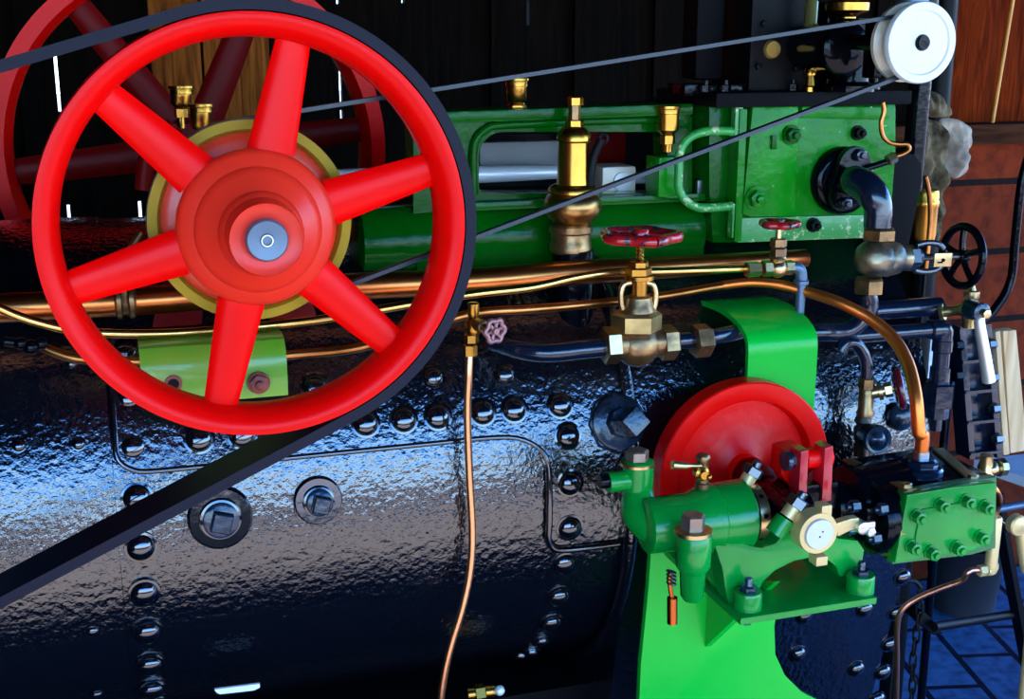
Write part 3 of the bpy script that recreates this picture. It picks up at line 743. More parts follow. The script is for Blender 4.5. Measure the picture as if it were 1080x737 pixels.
# ================================================================== STOP VALVE WITH RED HANDWHEEL
def stop_valve():
    Y = 1.465; px = 675; t = thing('stop_valve', 'weathered bronze stop valve with chipped dark red handwheel on top', 'valve', at(672, 385, Y))
    P = at(672, 362, Y); s_ = sc(P)
    mb = MB(); mb.ball(P-Z_*.002, 25*s_, (1, .9, .95), 28, .06)
    mb.lathe(P-X_*30*s_, X_, [(14*s_, 0), (17*s_, 10*s_), (17*s_, 48*s_), (15*s_, 62*s_)], 28); mb.build('body', BRONZE, t)
    mb = MB(); hexX(mb, 364, Y, 636, 652, 20, .25); mb.build('left_nut', BRASSW, t)
    mb = MB(); hexX(mb, 361, Y, 696, 712, 19, .25); mb.build('right_nut', BRONZE, t)
    mb = MB(); hexZ(mb, 671, Y, 328, 348, 27, .2); mb.build('bonnet_nut', mat('yellow_bronze', (.55, .38, .14), .9, .35, 0, .4, col2=(.3, .2, .08), vscale=30), t)
    mb = MB(); LZ(mb, 673, Y, [(311, 8), (313, 14), (322, 16), (326, 18), (329, 18)]); mb.build('bonnet', BRONZE, t)
    mb = MB()
    for s in (-1, 1):
        q = [at(673+s*x, y, Y) for x, y in ((16, 326), (18, 318), (18, 308), (15, 300), (8, 298))]
        mb.tube(q, .0042, 10, 5)
    mb.build('yoke', BRASSW, t)
    mb = MB(); hexZ(mb, 673, Y, 281, 291, 14.5, .2); LZ(mb, 674, Y, [(289, 14), (290, 16), (294, 16), (296, 9), (314, 8)]); hexZ(mb, 674, Y, 275, 283, 10, .3); mb.build('gland_nut', BRASS, t)
    mb = MB()
    LZ(mb, 675, Y, [(252, 3.2), (256, 4.5)]+[(257+i, 4.6 if i % 4 < 2 else 3.8) for i in range(0, 22, 2)]+[(282, 4.5)], 16); mb.build('spindle', BRASS, t)
    c = at(675, 249, Y)
    handwheel(t, c, Z_, 37*sc(c), .0072, HANDW, 5, 5, .012)
    mb = MB(); LZ(mb, 676, Y, [(241, 3), (243, 6), (248, 6)], 8); mb.build('wheel_nut', BLUEP, t)
stop_valve()
mb = MB(); mb.tube(pts([(520, 360, 1.54), (545, 368, 1.50), (575, 372, 1.475), (610, 369, 1.465), (640, 366, 1.465)]), .0125, 20)
single('black_pipe', mb, BLUEBLK, 'short black pipe curving into left side of red-wheeled stop valve', 'pipe')
t = thing('pipe_coupling', 'black pipe with hexagon coupling right of red-wheeled stop valve', 'pipe', at(745, 365, 1.465))
mb = MB(); a = at(700, 361, 1.465); b = at(745, 357, 1.47); c = at(795, 353, 1.51); b.z = c.z = a.z; mb.tube([a, b, (b+c)/2+V((0, -.004, 0)), c], .0115, 20); mb.build('pipe', BLUEBLK, t)
mb = MB(); hexX(mb, 359, 1.465, 731, 748, 18, .1); mb.build('coupling_nut', BRONZE, t)

# ================================================================== STEAM CHEST, FLANGES
def chest():
    Y = 1.60; t = thing('steam_chest', 'bright green steam chest with bolted panels at upper right', 'steam chest', at(850, 250, Y+.1))
    o = pts([(791, 110), (945, 110), (945, 160), (938, 250), (778, 256)], Y)
    mb = MB(); mb.prism([o], Y_*.16, .004); mb.build('body', GRNL, t)
    o = pts([(794, 112), (842, 112), (842, 150), (838, 222), (828, 228), (792, 229), (783, 226)], Y-.012)
    mb = MB(); mb.prism([o], Y_*.013, .003); mb.build('left_panel', GRNL, t)
    o = pts([(846, 112), (938, 112), (938, 126), (846, 124)], Y-.012)
    mb = MB(); mb.prism([o], Y_*.013, .003); mb.build('top_strip', GRNL, t)
    o = pts([(779, 230), (938, 226), (938, 250), (778, 256)], Y-.008)
    mb = MB(); mb.prism([o], Y_*.009, .002); mb.build('bottom_strip', GRNW, t)
    def bolt(px, py, r, y=Y-.012, m=GRNL, nm='bolt'):
        c = at(px, py, y); s_ = sc(c)
        mb = MB(); mb.lathe(c-Y_*.003, Y_, [(r*1.3*s_, 0), (r*1.3*s_, .004)], 24); mb.hex(c-Y_*.013, Y_, r*s_, .012, .2); mb.lathe(c-Y_*.02, Y_, [(r*.4*s_, 0), (r*.5*s_, .001), (r*.5*s_, .008)], 16); mb.build(nm, m, t)
    bolt(797, 209, 10, Y-.012, GRNL); bolt(834, 142, 8, Y-.012, GRN); bolt(904, 140, 6, Y, DULL); bolt(857, 237, 6, Y-.008, DULL)
    mb = MB(); c = at(816, 150, Y-.014); mb.box(c, (.008, .006, .02), bev=.002); mb.build('lug', GRN, t)
    # dark green end column towards the bed
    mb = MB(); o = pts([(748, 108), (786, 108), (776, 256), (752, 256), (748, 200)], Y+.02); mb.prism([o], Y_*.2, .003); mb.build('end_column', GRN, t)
    mb = MB(); P = at(778, 185, Y); mb.box((P.x, Y+.005, P.z), (.012, .03, .19), bev=.003); mb.build('column_edge', GRNL, t)
chest()
def hoop():
    Y = 1.60; mb = MB()
    P = pts([(778, 139), (760, 138), (742, 139), (726, 146), (717, 160), (716, 180), (716, 198), (722, 210), (734, 218), (750, 219), (772, 217)], Y)
    mb.tube(P, .0065, 12, 5)
    a = at(776, 128, Y); mb.box(at(777, 128, Y), (.012, .014, .05), bev=.002); mb.box(at(774, 232, Y), (.012, .014, .05), bev=.002)
    single('guard_hoop', mb, GRNW, 'worn green metal hoop with rounded corners left of the steam chest', 'bracket')
    t = thing('packing_gland', 'dark piston rod gland with brass strip inside the green hoop', 'gland', at(745, 200, 1.68))
    mb = MB(); P = at(748, 185, 1.70); mb.lathe((P.x-.02, 1.70, P.z), X_, [(.02, 0), (.03, .005), (.035, .03), (.04, .035), (.04, .08)], 28); mb.build('gland_body', BLK, t)
    mb = MB(); q = pts([(751, 158), (753, 170), (753, 185), (750, 200)], 1.655); mb.sweep(q, .012, .004, X_); mb.build('brass_strip', mat('dull_brown_brass', (.45, .25, .10), .9, .4, 0, .2), t)
    mb = MB(); P = at(738, 197, 1.65); mb.box(P, (.012, .01, .02), bev=.002); mb.build('key', STEELD, t)
hoop()
def top_plate():
    Y = 1.56; t = thing('top_plate', 'black flat plate lying across the top of the green steam chest', 'plate', at(850, 108, Y))
    a = at(722, 102, 1.62); b = at(962, 100, 1.56)
    z = at(880, 104, 1.56).z
    mb = MB(); mb.box(((at(742, 100, 1.6).x+b.x)/2, 1.66, z), (b.x-at(742, 100, 1.6).x, .20, .020), bev=.003); mb.build('plate', FLAT, t)
    mb = MB(); P = at(766, 94, 1.62); mb.box((P.x-.02, 1.64, P.z), (.10, .06, .016), bev=.004); mb.build('left_pad', BLK, t)
    for px in (744, 765, 836, 922, 872, 904):
        P = at(px, 98, 1.60); P.z = z+.010; q = MB(); q.hex(P, Z_, .008, .010); q.lathe(P+Z_*.01, Z_, [(.004, 0), (.004, .006)], 10); q.build('nut', BLK, t)
    mb = MB(); mb.box((at(758, 40, 1.62).x-.005, 1.66, z+.10), (.045, .05, .15), bev=.012); mb.lathe(V((at(758, 40, 1.62).x-.005, 1.66, z+.18)), Z_, [(.028, 0), (.03, .004), (.03, .014), (.012, .02)], 24); mb.build('stud_cover', FLAT, t)
    return z
ZT = top_plate()
def governor():
    t = thing('governor_stand', 'black governor column with round brass disc on the top plate', 'governor', V((at(820, 100, 1.62).x, 1.64, ZT+.01)))
    a = at(791, 60, 1.60).x; b = at(853, 60, 1.60).x
    mb = MB(); mb.box(((a+b)/2, 1.66, ZT+.20), (b-a, .12, .38), bev=.006); mb.build('column', DULL, t)
    c = at(815, 52, 1.597); s_ = sc(c); mb = MB(); mb.lathe(c-Y_*.003, Y_, [(8*s_, 0), (9.5*s_, .002), (10*s_, .006)], 32); mb.build('brass_disc', mat('mottled_brass_disc', (.62, .40, .10), .7, .4, 0, .4, 60, col2=(.40, .24, .05), vscale=40), t)
    for px, py in ((800, 70), (806, 25), (840, 72)):
        c = at(px, py, 1.597); q = MB(); q.hex(c-Y_*.004, Y_, .005, .006); q.build('screw', DULL, t)
    # bearing housing for the pulley spindle
    h = V((WP.x, 1.49, WP.z)); mb = MB()
    mb.lathe(h-Z_*.008-X_*.002, Y_, [(.012, -.004), (.030, 0), (.035, .003), (.036, .008), (.034, .03), (.03, .12)], 40); mb.build('spindle_bearing', BLK, t)
    P = at(893, 85, 1.55); mb = MB(); mb.lathe(V((P.x+.012, 1.56, ZT+.01)), Z_, [(.035, 0), (.035, .008), (.026, .014), (.022, .06), (.024, .10)], 28); mb.build('bearing_column', BLK, t)
    mb = MB(); P = at(921, 52, 1.45); mb.box(P+X_*.0, (.012, .03, .075), bev=.004); mb.build('side_arm', BLK, t)
    P = at(877, 85, 1.63); mb = MB(); mb.box((P.x, 1.64, ZT+.07), (.045, .05, .13), bev=.01); mb.build('rear_column', BLK, t)
governor()
def lubricator():
    px, Y = 856, 1.57; t = thing('lubricator', 'slim brass sight lubricator standing upright beside the black governor column', 'lubricator', at(px, 95, Y))
    mb = MB(); LZ(mb, px, Y, [(-30, 7), (-4, 8), (0, 6), (2, 7), (24, 7), (26, 8), (29, 6)]); mb.build('sight_tube', mat('dim_olive_glass_brass', (.22, .20, .06), .5, .2, .5), t)
    mb = MB(); LZ(mb, px, Y, [(29, 3), (30, 6), (34, 6), (36, 3), (40, 3), (42, 8), (50, 8), (52, 5), (56, 7), (60, 7), (62, 3)]); mb.build('regulator', BRASS, t)
    mb = MB(); LZ(mb, px-2, Y, [(60, 4), (63, 7), (68, 7), (70, 4), (74, 7), (79, 7), (80, 5), (90, 7), (92, 5), (98, 5)]); mb.build('lower_stem', BRASS, t)
    P = at(867, 50, Y); mb = MB(); mb.ball(P, .006); mb.build('knob', BRASS, t)
lubricator()
mb = MB(); LZ(mb, 893, 1.60, [(-30, 8), (0, 12), (1, 21), (3, 23), (11, 23), (13, 21), (15, 14), (18, 10), (98, 10)], 36)
single('brass_vessel', mb, BRASS, 'wide polished brass cap at top edge, left of the white pulley', 'cap')
def vertical_pipe():
    t = thing('exhaust_pipe', 'thick black upright pipe behind the white pulley', 'pipe', at(958, 250, 1.75))
    a = at(957, 245, 1.78); b = at(963, -40, 1.78); b.x = a.x+.004
    mb = MB(); mb.cyl(a, b, .018, 28); mb.build('pipe', BLK, t)
    mb = MB(); c = at(962, 6, 1.78); mb.lathe(c-Z_*.01, Z_, [(.024, 0), (.026, .003), (.026, .02), (.022, .023)], 24); mb.build('pipe_ring', GREYP, t)
vertical_pipe()
mb = MB(); o = [at(940+r*math.cos(a)*1.0, 178+r*math.sin(a), 1.66) for r, a in []]
o = pts([(932, 172), (940, 165), (952, 161), (965, 163), (972, 172), (973, 190), (966, 225), (958, 262), (950, 280), (932, 285), (926, 240)], 1.64)
mb.prism([o], Y_*.03, .004)
single('guard_plate', mb, FLAT, 'black upright plate with rounded top between steam chest and rags', 'plate')
def copper_loop():
    t = thing('oil_line', 'thin bent copper oil line ending in a small brass nut beside the chest', 'pipe', at(940, 165, 1.56))
    mb = MB(); mb.tube(pts([(931, 108), (932, 118), (929, 130), (931, 143), (938, 150), (948, 152), (956, 152), (959, 157), (953, 162), (944, 165)], 1.56), .0034, 10); mb.build('tube', COPD, t)
    a = at(944, 165, 1.56); b = at(934, 171, 1.56); mb = MB(); mb.hex(a, b-a, .0085, .014); mb.build('nut', BRASSW, t)
    mb = MB(); mb.cyl(b, at(912, 178, 1.56), .005, 12); mb.build('stub', BLK, t)
copper_loop()
def elbow():
    t = thing('flanged_elbow', 'black flanged pipe elbow bolted to the front of green steam chest', 'pipe elbow', at(900, 200, 1.56))
    c = at(884, 186, 1.565); s_ = sc(c); mb = MB()
    mb.lathe(at(886, 190, 1.598), -Y_, [(.05, 0), (.05, .012), (.047, .016), (.040, .018)], 40); mb.build('chest_flange', BLK, t)
    c = at(893, 188, 1.573)
    L_ = []
    for i in range(40):
        a = 2*PI*i/40; k = .026+.022*abs(math.cos(a-.4))**2.2; L_.append(c+V((math.sin(.75)*0, 0, 0))+V((k*math.cos(a+.9), 0, k*math.sin(a+.9))))
    mb = MB(); mb.prism([L_], -Y_*.012, .002); mb.build('oval_flange', BLK, t)
    for k in (1, -1):
        p = c+V((.036*math.cos(1.3)*k, -.012, .036*math.sin(1.3)*k)); q = MB(); q.hex(p-Y_*.010, Y_, .009, .012, .3); q.lathe(p-Y_*.015, Y_, [(.004, 0), (.005, .001), (.005, .008)], 12); q.build('nut', BLUEP, t)
    p0 = at(893, 190, 1.57); zz = at(925, 240, 1.48).z; xx = at(925, 240, 1.48).x
    mb = MB(); mb.tube([p0, p0+V((.001, -.025, 0)), at(902, 191, 1.525), at(912, 196, 1.505), at(921, 206, 1.488), at(926, 220, 1.482), V((xx, 1.48, zz))], [.021, .021, .022, .0225, .022, .020, .019], 24, 6); mb.build('bend', BLUEBLK, t)
    return xx
XE = elbow()
def right_valve():
    Y = 1.48; t = thing('globe_valve', 'large weathered bronze globe valve with black handwheel facing right', 'valve', V((XE, Y, at(920, 310, Y).z)))
    mb = MB(); hexZ(mb, 927, Y, 240, 253, 18, .5); mb.build('top_nut', BRONZE, t)
    c = at(923, 273, Y); mb = MB(); mb.ball(c, 22*sc(c), (1, 1, .92), 28, .08)
    a = c; b = at(955, 272, Y); mb.lathe(c, (b-c), [(.02, 0), (.026, .018), (.022, .036), (.018, .04), (.018, .052)], 28); mb.build('body', mat('weathered_bronze', (.42, .31, .17), .85, .36, 0, .8, 60, col2=(.05, .07, .08), vscale=34), t)
    mb = MB(); hexZ(mb, 916, Y, 293, 309, 16, .5); mb.build('bottom_nut', BRONZE, t)
    e = at(1015, 270, 1.485); d = (e-c).normalized()
    mb = MB(); mb.hex(c+d*.052, d, .019, .016, .2); mb.lathe(c+d*.066, d, [(.015, 0), (.013, .008)], 20); mb.build('bonnet_nut', STEELD, t)
    mb = MB(); mb.tube([c+d*.075, e], [.005, .005], 12, 1); mb.build('spindle', STEELD, t)
    mb = MB()
    for s in (-1, 1): mb.tube([c+d*.068+Z_*.018*s, c+d*.085+Z_*.021*s, c+d*.105+Z_*.019*s, c+d*.115+Z_*.012*s], .0045, 10, 4)
    mb.build('yoke', STEELD, t)
    p = at(994, 274, Y-.02); mb = MB(); mb.box(p, (.030, .003, .019), d, Z_, .0008); mb.build('brass_tag', BRASSW, t)
    mb = MB(); mb.lathe(p-Y_*.003, Y_, [(.0025, 0), (.0025, .004)], 12); mb.box(p-Y_*.002+V((-.005, 0, -.003)), (.008, .002, .0025)); mb.build('tag_slot', BLK, t)
    handwheel(t, e, d, .043, .006, BLK, 5, 0, .010)
right_valve()

# ================================================================== SMALL VALVE AT THE PIPE END
def small_valve():
    Y = 1.50; t = thing('small_valve', 'small bronze valve with flat dark red handwheel in front of the steam chest', 'valve', at(819, 295, Y))
    mb = MB(); c = at(820, 283, Y); mb.ball(c, 10*sc(c), (1, 1, 1), 22, .05); LZ(mb, 820, Y, [(270, 8), (272, 9), (276, 7), (284, 7)]); hexX(mb, 283, Y, 804, 813, 9); hexX(mb, 282, Y, 827, 836, 8); mb.build('body', BRASSW, t)
    mb = MB(); hexX(mb, 284, Y, 787, 801, 8.5, .1); mb.build('union_nut', BRASSW, t)
    mb = MB(); hexZ(mb, 821, Y, 261, 270, 8.5, .2); hexZ(mb, 821, Y, 251, 260, 9, .2); mb.build('gland_nut', BRONZE, t)
    mb = MB(); LZ(mb, 821, Y, [(240, 3), (252, 3.2)]); mb.build('spindle', BRASSW, t)
    handwheel(t, at(822, 236, Y), Z_, 17*sc(c), .0055, HANDW, 5, 5, .007)
    t = thing('elbow_pipe', 'grey-blue elbow pipe dropping down beside the small bronze valve', 'pipe', at(845, 325, Y))
    mb = MB(); mb.tube(pts([(834, 282), (840, 282), (844, 286), (845, 294), (845, 300)], Y), .0085, 16); mb.build('elbow', GREYP, t)
    mb = MB(); a = at(845, 297, Y); b = at(846, 330, Y); b.x = a.x; mb.cyl(b, a, .0068, 16); mb.lathe(a-Z_*.004, Z_, [(.009, 0), (.0105, .001), (.0105, .006), (.009, .007)], 20); mb.build('drop_pipe', GREYP, t)
small_valve()

# ================================================================== DONKEY PUMP: BRACKET, WHEEL, PUMP
def pump_bracket():
    t = thing('pump_bracket', 'green bracket strapped over the boiler, carrying the small pump', 'bracket', at(790, 640, 1.45))
    # strap
    path = [(312, 1.62), (311, 1.60), (314, 1.57), (322, 1.525), (333, 1.49), (342, 1.47), (352, 1.455), (365, 1.448), (385, 1.447), (412, 1.447), (450, 1.447), (520, 1.447), (560, 1.447)]
    a = at(789, 360, 1.45).x; b = at(862, 355, 1.45).x; xm = (a+b)/2
    P = [V((xm, Y, at(820, py, Y).z)) for py, Y in path]
    Q = []
    for i in range(len(P)-1):
        p0 = P[max(i-1, 0)]; p1 = P[i]; p2 = P[i+1]; p3 = P[min(i+2, len(P)-1)]
        for k in range(4):
            u = k/4; Q.append(.5*((2*p1)+(p2-p0)*u+(2*p0-5*p1+4*p2-p3)*u*u+(3*p1-p0-3*p2+p3)*u**3))
    Q.append(P[-1])
    mb = MB(); mb.sweep(Q, b-a, -.008, X_); mb.build('strap', GRNP, t, 30)
    Y = 1.44
    L_ = pts([(692, 500), (870, 500), (866, 560), (832, 610), (822, 632), (817, 660), (818, 690), (828, 712), (846, 730), (880, 748), (880, 790), (672, 790), (676, 700), (684, 620)], Y)
    mb = MB(); mb.prism([L_], Y_*.012, .002); mb.build('stand_plate', GRNP, t)
    mb = MB(); L_ = [at(745, 608, Y), at(745, 682, Y), V((at(745, 640, Y).x, 1.26, at(745, 608, 1.30).z))]
    for p in L_: p.x = at(745, 640, Y).x
    mb.prism([L_], X_*.010, .002); mb.build('gusset', GRNP, t)
    # shelf
    zf = at(850, 642, 1.22).z; A = at(781, 657, 1.22); B = at(925, 629, 1.22)
    mb = MB(); mb.box(((A.x+B.x)/2, 1.33, zf-.004), (B.x-A.x, .22, .009), bev=.0015); mb.build('shelf', GRNB, t)
    return zf
ZF = pump_bracket()
def pump_wheel():
    Y = 1.415; c = at(787, 499, Y); s_ = sc(c); R = 99*s_
    t = thing('disc_wheel', 'smaller solid red wheel with recessed face, on the green pump', 'wheel', c)
    mb = MB(); mb.lathe(c, Y_, [(.022, -.008), (.026, -.004), (.026, .008), (R*.35, .018), (R*.77, .018), (R*.80, .0015), (R*.82, 0), (R*.985, 0), (R, .002), (R, .030), (R*.96, .031)], 96); mb.build('wheel_disc', RED2, t)
    mb = MB(); mb.lathe(c, Y_, [(0, -.16), (.013, -.16), (.013, .03), (0, .03)], 28); mb.build('wheel_shaft', BLK, t)
    mb = MB(); mb.lathe(c-Y_*.045, Y_, [(.018, 0), (.024, .004), (.026, .036)], 32); mb.build('hub', REDD, t)
    return c, R
WC, WR = pump_wheel()
def pump():
    Y = 1.30; t = thing('feed_pump', 'bright green horizontal water pump casting bolted on the bracket shelf', 'pump', V((at(790, 640, Y).x, Y, ZF)))
    z = at(735, 548, Y).z
    def X(p): return at(p, 548, Y).x
    k = sc(at(735, 548, Y))
    mb = MB(); mb.lathe((0, Y, z), X_, [(24*k, X(679)), (28*k, X(680)+.001), (29*k, X(683)), (30*k, X(725)), (36*k, X(738)), (37.5*k, X(751)), (35.5*k, X(753)), (36.5*k, X(756)), (38*k, X(782)), (36*k, X(784))], 48); mb.build('barrel', GRNB, t)
    # elbow to the left valve chest
    Yl = 1.335
    mb = MB(); LZ(mb, 673, Yl, [(484, 13), (486, 16.5), (490, 16.5), (520, 16), (534, 15), (546, 12)], 32)
    LX(mb, 507, Yl, [(641, 10.5), (642, 11), (656, 10.5), (662, 11), (670, 12)], 28)
    mb.tube([at(673, 518, Yl), at(676, 538, 1.325), at(690, 552, 1.31), at(705, 556, 1.30)], [.019, .026, .028, .028], 24); mb.build('suction_chest', GRNB, t)
    mb = MB(); LX(mb, 507, Yl, [(632, 8), (641, 8.5), (643, 8)], 20); mb.build('inlet_pipe', BLK, t)
    def capnut(px, y0, y1, y2, rw, rh, Yc):
        mb = MB(); LZ(mb, px, Yc, [(y1, rh*1.1), (y1+1, rw), (y2, rw), (y2+1, rw*.9)], 32); o = mb.build('cap_washer', BRASSW, t)
        mb = MB(); hexZ(mb, px, Yc, y0, y1+1, rh, .35); mb.build('cap_nut', mat('grey_brown_nut', (.42, .34, .28), .8, .35, 0, .3, col2=(.25, .17, .13), vscale=30), t)
    capnut(672, 474, 486, 490, 18, 12.5, Yl)
    Yr = 1.232
    mb = MB(); LZ(mb, 731, Yr, [(562, 17), (564, 18.5), (596, 18.5), (601, 15), (603, 14), (627, 12.5), (632, 9)], 32)
    mb.tube([at(731, 582, Yr), at(731, 580, 1.27), at(731, 570, 1.30)], [.019, .02, .02], 20); mb.build('delivery_chest', GRNB, t)
    capnut(731, 542, 557, 562, 20, 13, Yr)
    mb = MB(); mb.tube([at(709, 630, Yr), at(709, 657, Yr)], .0062, 16, 1); mb.tube([at(708, 602, Yr), at(706, 612, Yr), at(709, 632, Yr)], .003, 8); mb.build('drain_tube', COPPER, t)
    mb = MB()
    for i in range(4): mb.torus(at(708, 603+i*4, Yr), V((.3, 0, 1)), .0055, .0011, 20, 6)
    mb.build('wire_binding', STEELD, t)
    # grease cock
    Yg = 1.30; mb = MB(); LZ(mb, 741, Yg, [(479, 6), (481, 7.5), (485, 7.5), (487, 6), (492, 6), (508, 6.5), (509, 8), (514, 8), (516, 5), (524, 6)], 20); o = mb.build('grease_cock', BRONZE, t)
    mb = MB(); a = at(741, 500, Yg-.012); mb.lathe(a, -Y_, [(.009, -.01), (.009, 0), (.006, .002), (.005, .006)], 20); mb.ball(at(748, 503, Yg-.018), .0035); mb.build('plug', BRASS, o)
    mb = MB(); mb.tube([at(739, 491, Yg-.005), at(730, 491, Yg-.005), at(722, 491, Yg-.005), at(709, 490, Yg-.005)], [.0035, .003, .0048, .0055], 12); mb.build('lever', BRASSW, o)
    # frame with bearing hollow and arch, standing on the shelf
    Yf = 1.262
    L_ = [(754, 566), (768, 572), (783, 573), (792, 576), (804, 578), (818, 573), (830, 560), (842, 540), (852, 545), (868, 556), (885, 568), (905, 570), (912, 580), (908, 606), (886, 609), (882, 598), (872, 590), (858, 588), (838, 592), (818, 602), (805, 614), (800, 626), (800, 640), (772, 645), (766, 628), (762, 600), (752, 570)]
    mb = MB(); mb.prism([pts(L_, Yf)], Y_*.07, .004); mb.build('pump_frame', GRNB, t)
    # feet with nuts
    for px, py, r in ((788, 646, 15), (907, 617, 15)):
        c = at(px, py, 1.245); c.z = ZF; s_ = sc(c)
        mb = MB(); mb.lathe(c, Z_, [(r*s_, 0), (r*s_, .020), (r*.93*s_, .023)], 32); mb.build('foot_pad', GRNB, t)
        mb = MB(); mb.hex(c+Z_*.022, Z_, r*.62*s_, .008, .3); mb.lathe(c-Z_*.022, Z_, [(.005, 0), (.005, .060), (.004, .062)], 12); mb.build('foot_bolt', BLUEP, t)
    # slanting studs of the bearing
    for (x0, y0), (x1, y1), yy in (((780, 520), (800, 487), 1.31), ((822, 556), (848, 519), 1.235)):
        a = at(x0, y0, yy); b = at(x1, y1, yy); d = (b-a); n_ = d.normalized(); ll = d.length
        mb = MB(); mb.lathe(a-n_*.01, n_, [(.013, 0), (.0125, ll*.45)], 20); mb.build('stud_boss', GRNB, t)
        mb = MB(); mb.lathe(a+n_*ll*.30, n_, [(.0095, 0), (.0095, ll*.36)], 20); mb.build('collar', PALEB, t)
        mb = MB(); mb.hex(a+n_*ll*.58, n_, .0135, ll*.26, .2); mb.lathe(a+n_*ll*.8, n_, [(.006, 0), (.006, ll*.18), (.005, ll*.2)], 14); mb.build('stud_nut', STEELD, t)
    # brass gland ring and ram
    zz = at(790, 542, Y).z
    mb = MB(); mb.ring((X(788), Y, z), X_, [(30*k, -.003), (31*k, 0), (31*k, .013), (28*k, .015), (17*k, .015), (17*k, -.003)], 48); g = mb.build('gland_ring', BRASSW, t)
    for a in (-2.4, -1.7, 2.9, 2.2):
        c = V((X(788)+.006, Y+math.cos(a)*31*k, z+math.sin(a)*31*k)); q = MB(); q.lathe(c-V((0, math.cos(a), math.sin(a)))*.002, V((0, math.cos(a), math.sin(a))), [(.003, 0), (.003, .0026)], 12); q.build('gland_hole', BLK, g)
    mb = MB(); mb.lathe((0, Y, z), X_, [(33*k, X(783)), (33*k, X(787))], 40); mb.lathe((0, Y, z), X_, [(15*k, X(780)), (15*k, X(850))], 32); mb.build('ram', BLK, t)
    return Y, z
PY, PZ = pump()
def pump_crank():
    t = thing('crank_yoke', 'dark crank yoke with bright red arms between pump and its steam cylinder', 'crank', at(845, 520, 1.32))
    mb = MB(); P = at(812, 530, 1.35); mb.box(P, (.045, .05, .06), bev=.006); P = at(855, 530, 1.33); mb.box(P, (.05, .05, .07), bev=.006); mb.build('yoke_block', BLK, t)
    Yr = 1.30
    for x0, x1, y0, y1 in ((845, 852, 474, 522), (870, 878, 470, 528)):
        mb = MB(); mb.prism([pts([(x0, y0+3), (x1+1, y0), (x1-1, y1), (x0-3, y1+2)], Yr)], Y_*.026, .0015); mb.build('red_arm', mat('crank_red', (.62, .01, .02), 0, .25, .6, .1, 50), t)
    mb = MB(); LX(mb, 482, Yr+.02, [(848, 11), (874, 11)], 24); mb.build('red_sleeve', RED2, t)
    mb = MB(); mb.prism([pts([(826, 474), (846, 470), (850, 482), (846, 500), (832, 512), (824, 500)], Yr+.03)], Y_*.03, .003); mb.build('red_web', RED2, t)
    mb = MB(); c = at(836, 485, Yr+.02); mb.lathe(c-X_*.012, X_, [(.013, 0), (.013, .006)], 24); mb.hex(c-X_*.006-X_*.0, X_, .010, .014, .3); mb.build('crank_nut', BLUEP, t)
    t = thing('eccentric', 'round silver-faced disc in pale brass strap, at the pump front', 'eccentric', at(865, 590, 1.215))
    Y = 1.205; c = at(864, 563, Y); s_ = sc(c)
    mb = MB(); mb.lathe(c, Y_, [(16*s_, -.002), (17*s_, 0), (17*s_, .03)], 40); mb.build('disc', SILV, t)
    mb = MB(); mb.lathe(c+V((.0035, -.0022, .003)), Y_, [(.0012, 0), (.0012, .002)], 10); mb.lathe(c+V((0, -.0022, -.003)), Y_, [(.0012, 0), (.0012, .002)], 10); mb.build('pin_mark', BLK, t)
    mb = MB(); mb.ring(c, Y_, [(16.5*s_, .001), (22.5*s_, .001), (23*s_, .003), (23*s_, .022), (16.5*s_, .022)], 48); o = mb.build('strap', PALEB, t)
    mb = MB(); mb.box(at(868, 537, Y+.011), (.014, .018, .016), bev=.002); mb.build('lug', PALEB, t)
    mb = MB(); mb.box(at(863, 589, Y+.011), (.016, .018, .012), bev=.002); mb.build('lug', PALEB, t)
    mb = MB(); mb.prism([pts([(882, 552), (898, 547), (906, 546), (908, 556), (898, 559), (884, 566)], Y+.004)], Y_*.012, .002); mb.build('rod_arm', PALEB, t)
    mb = MB(); q = at(909, 556, Y); mb.lathe(q-Y_*.006, Y_, [(.006, 0), (.008, .001), (.008, .02)], 20); mb.box(at(914, 554, Y+.004), (.022, .006, .010), bev=.003); mb.hex(at(920, 562, Y+.0), Y_, .006, .012); mb.build('pivot_pin', STEEL, t)
    mb = MB(); mb.lathe(c+Y_*.022, Y_, [(.02, 0), (.02, .10)], 28); mb.build('eccentric_shaft', BLK, t)
pump_crank()
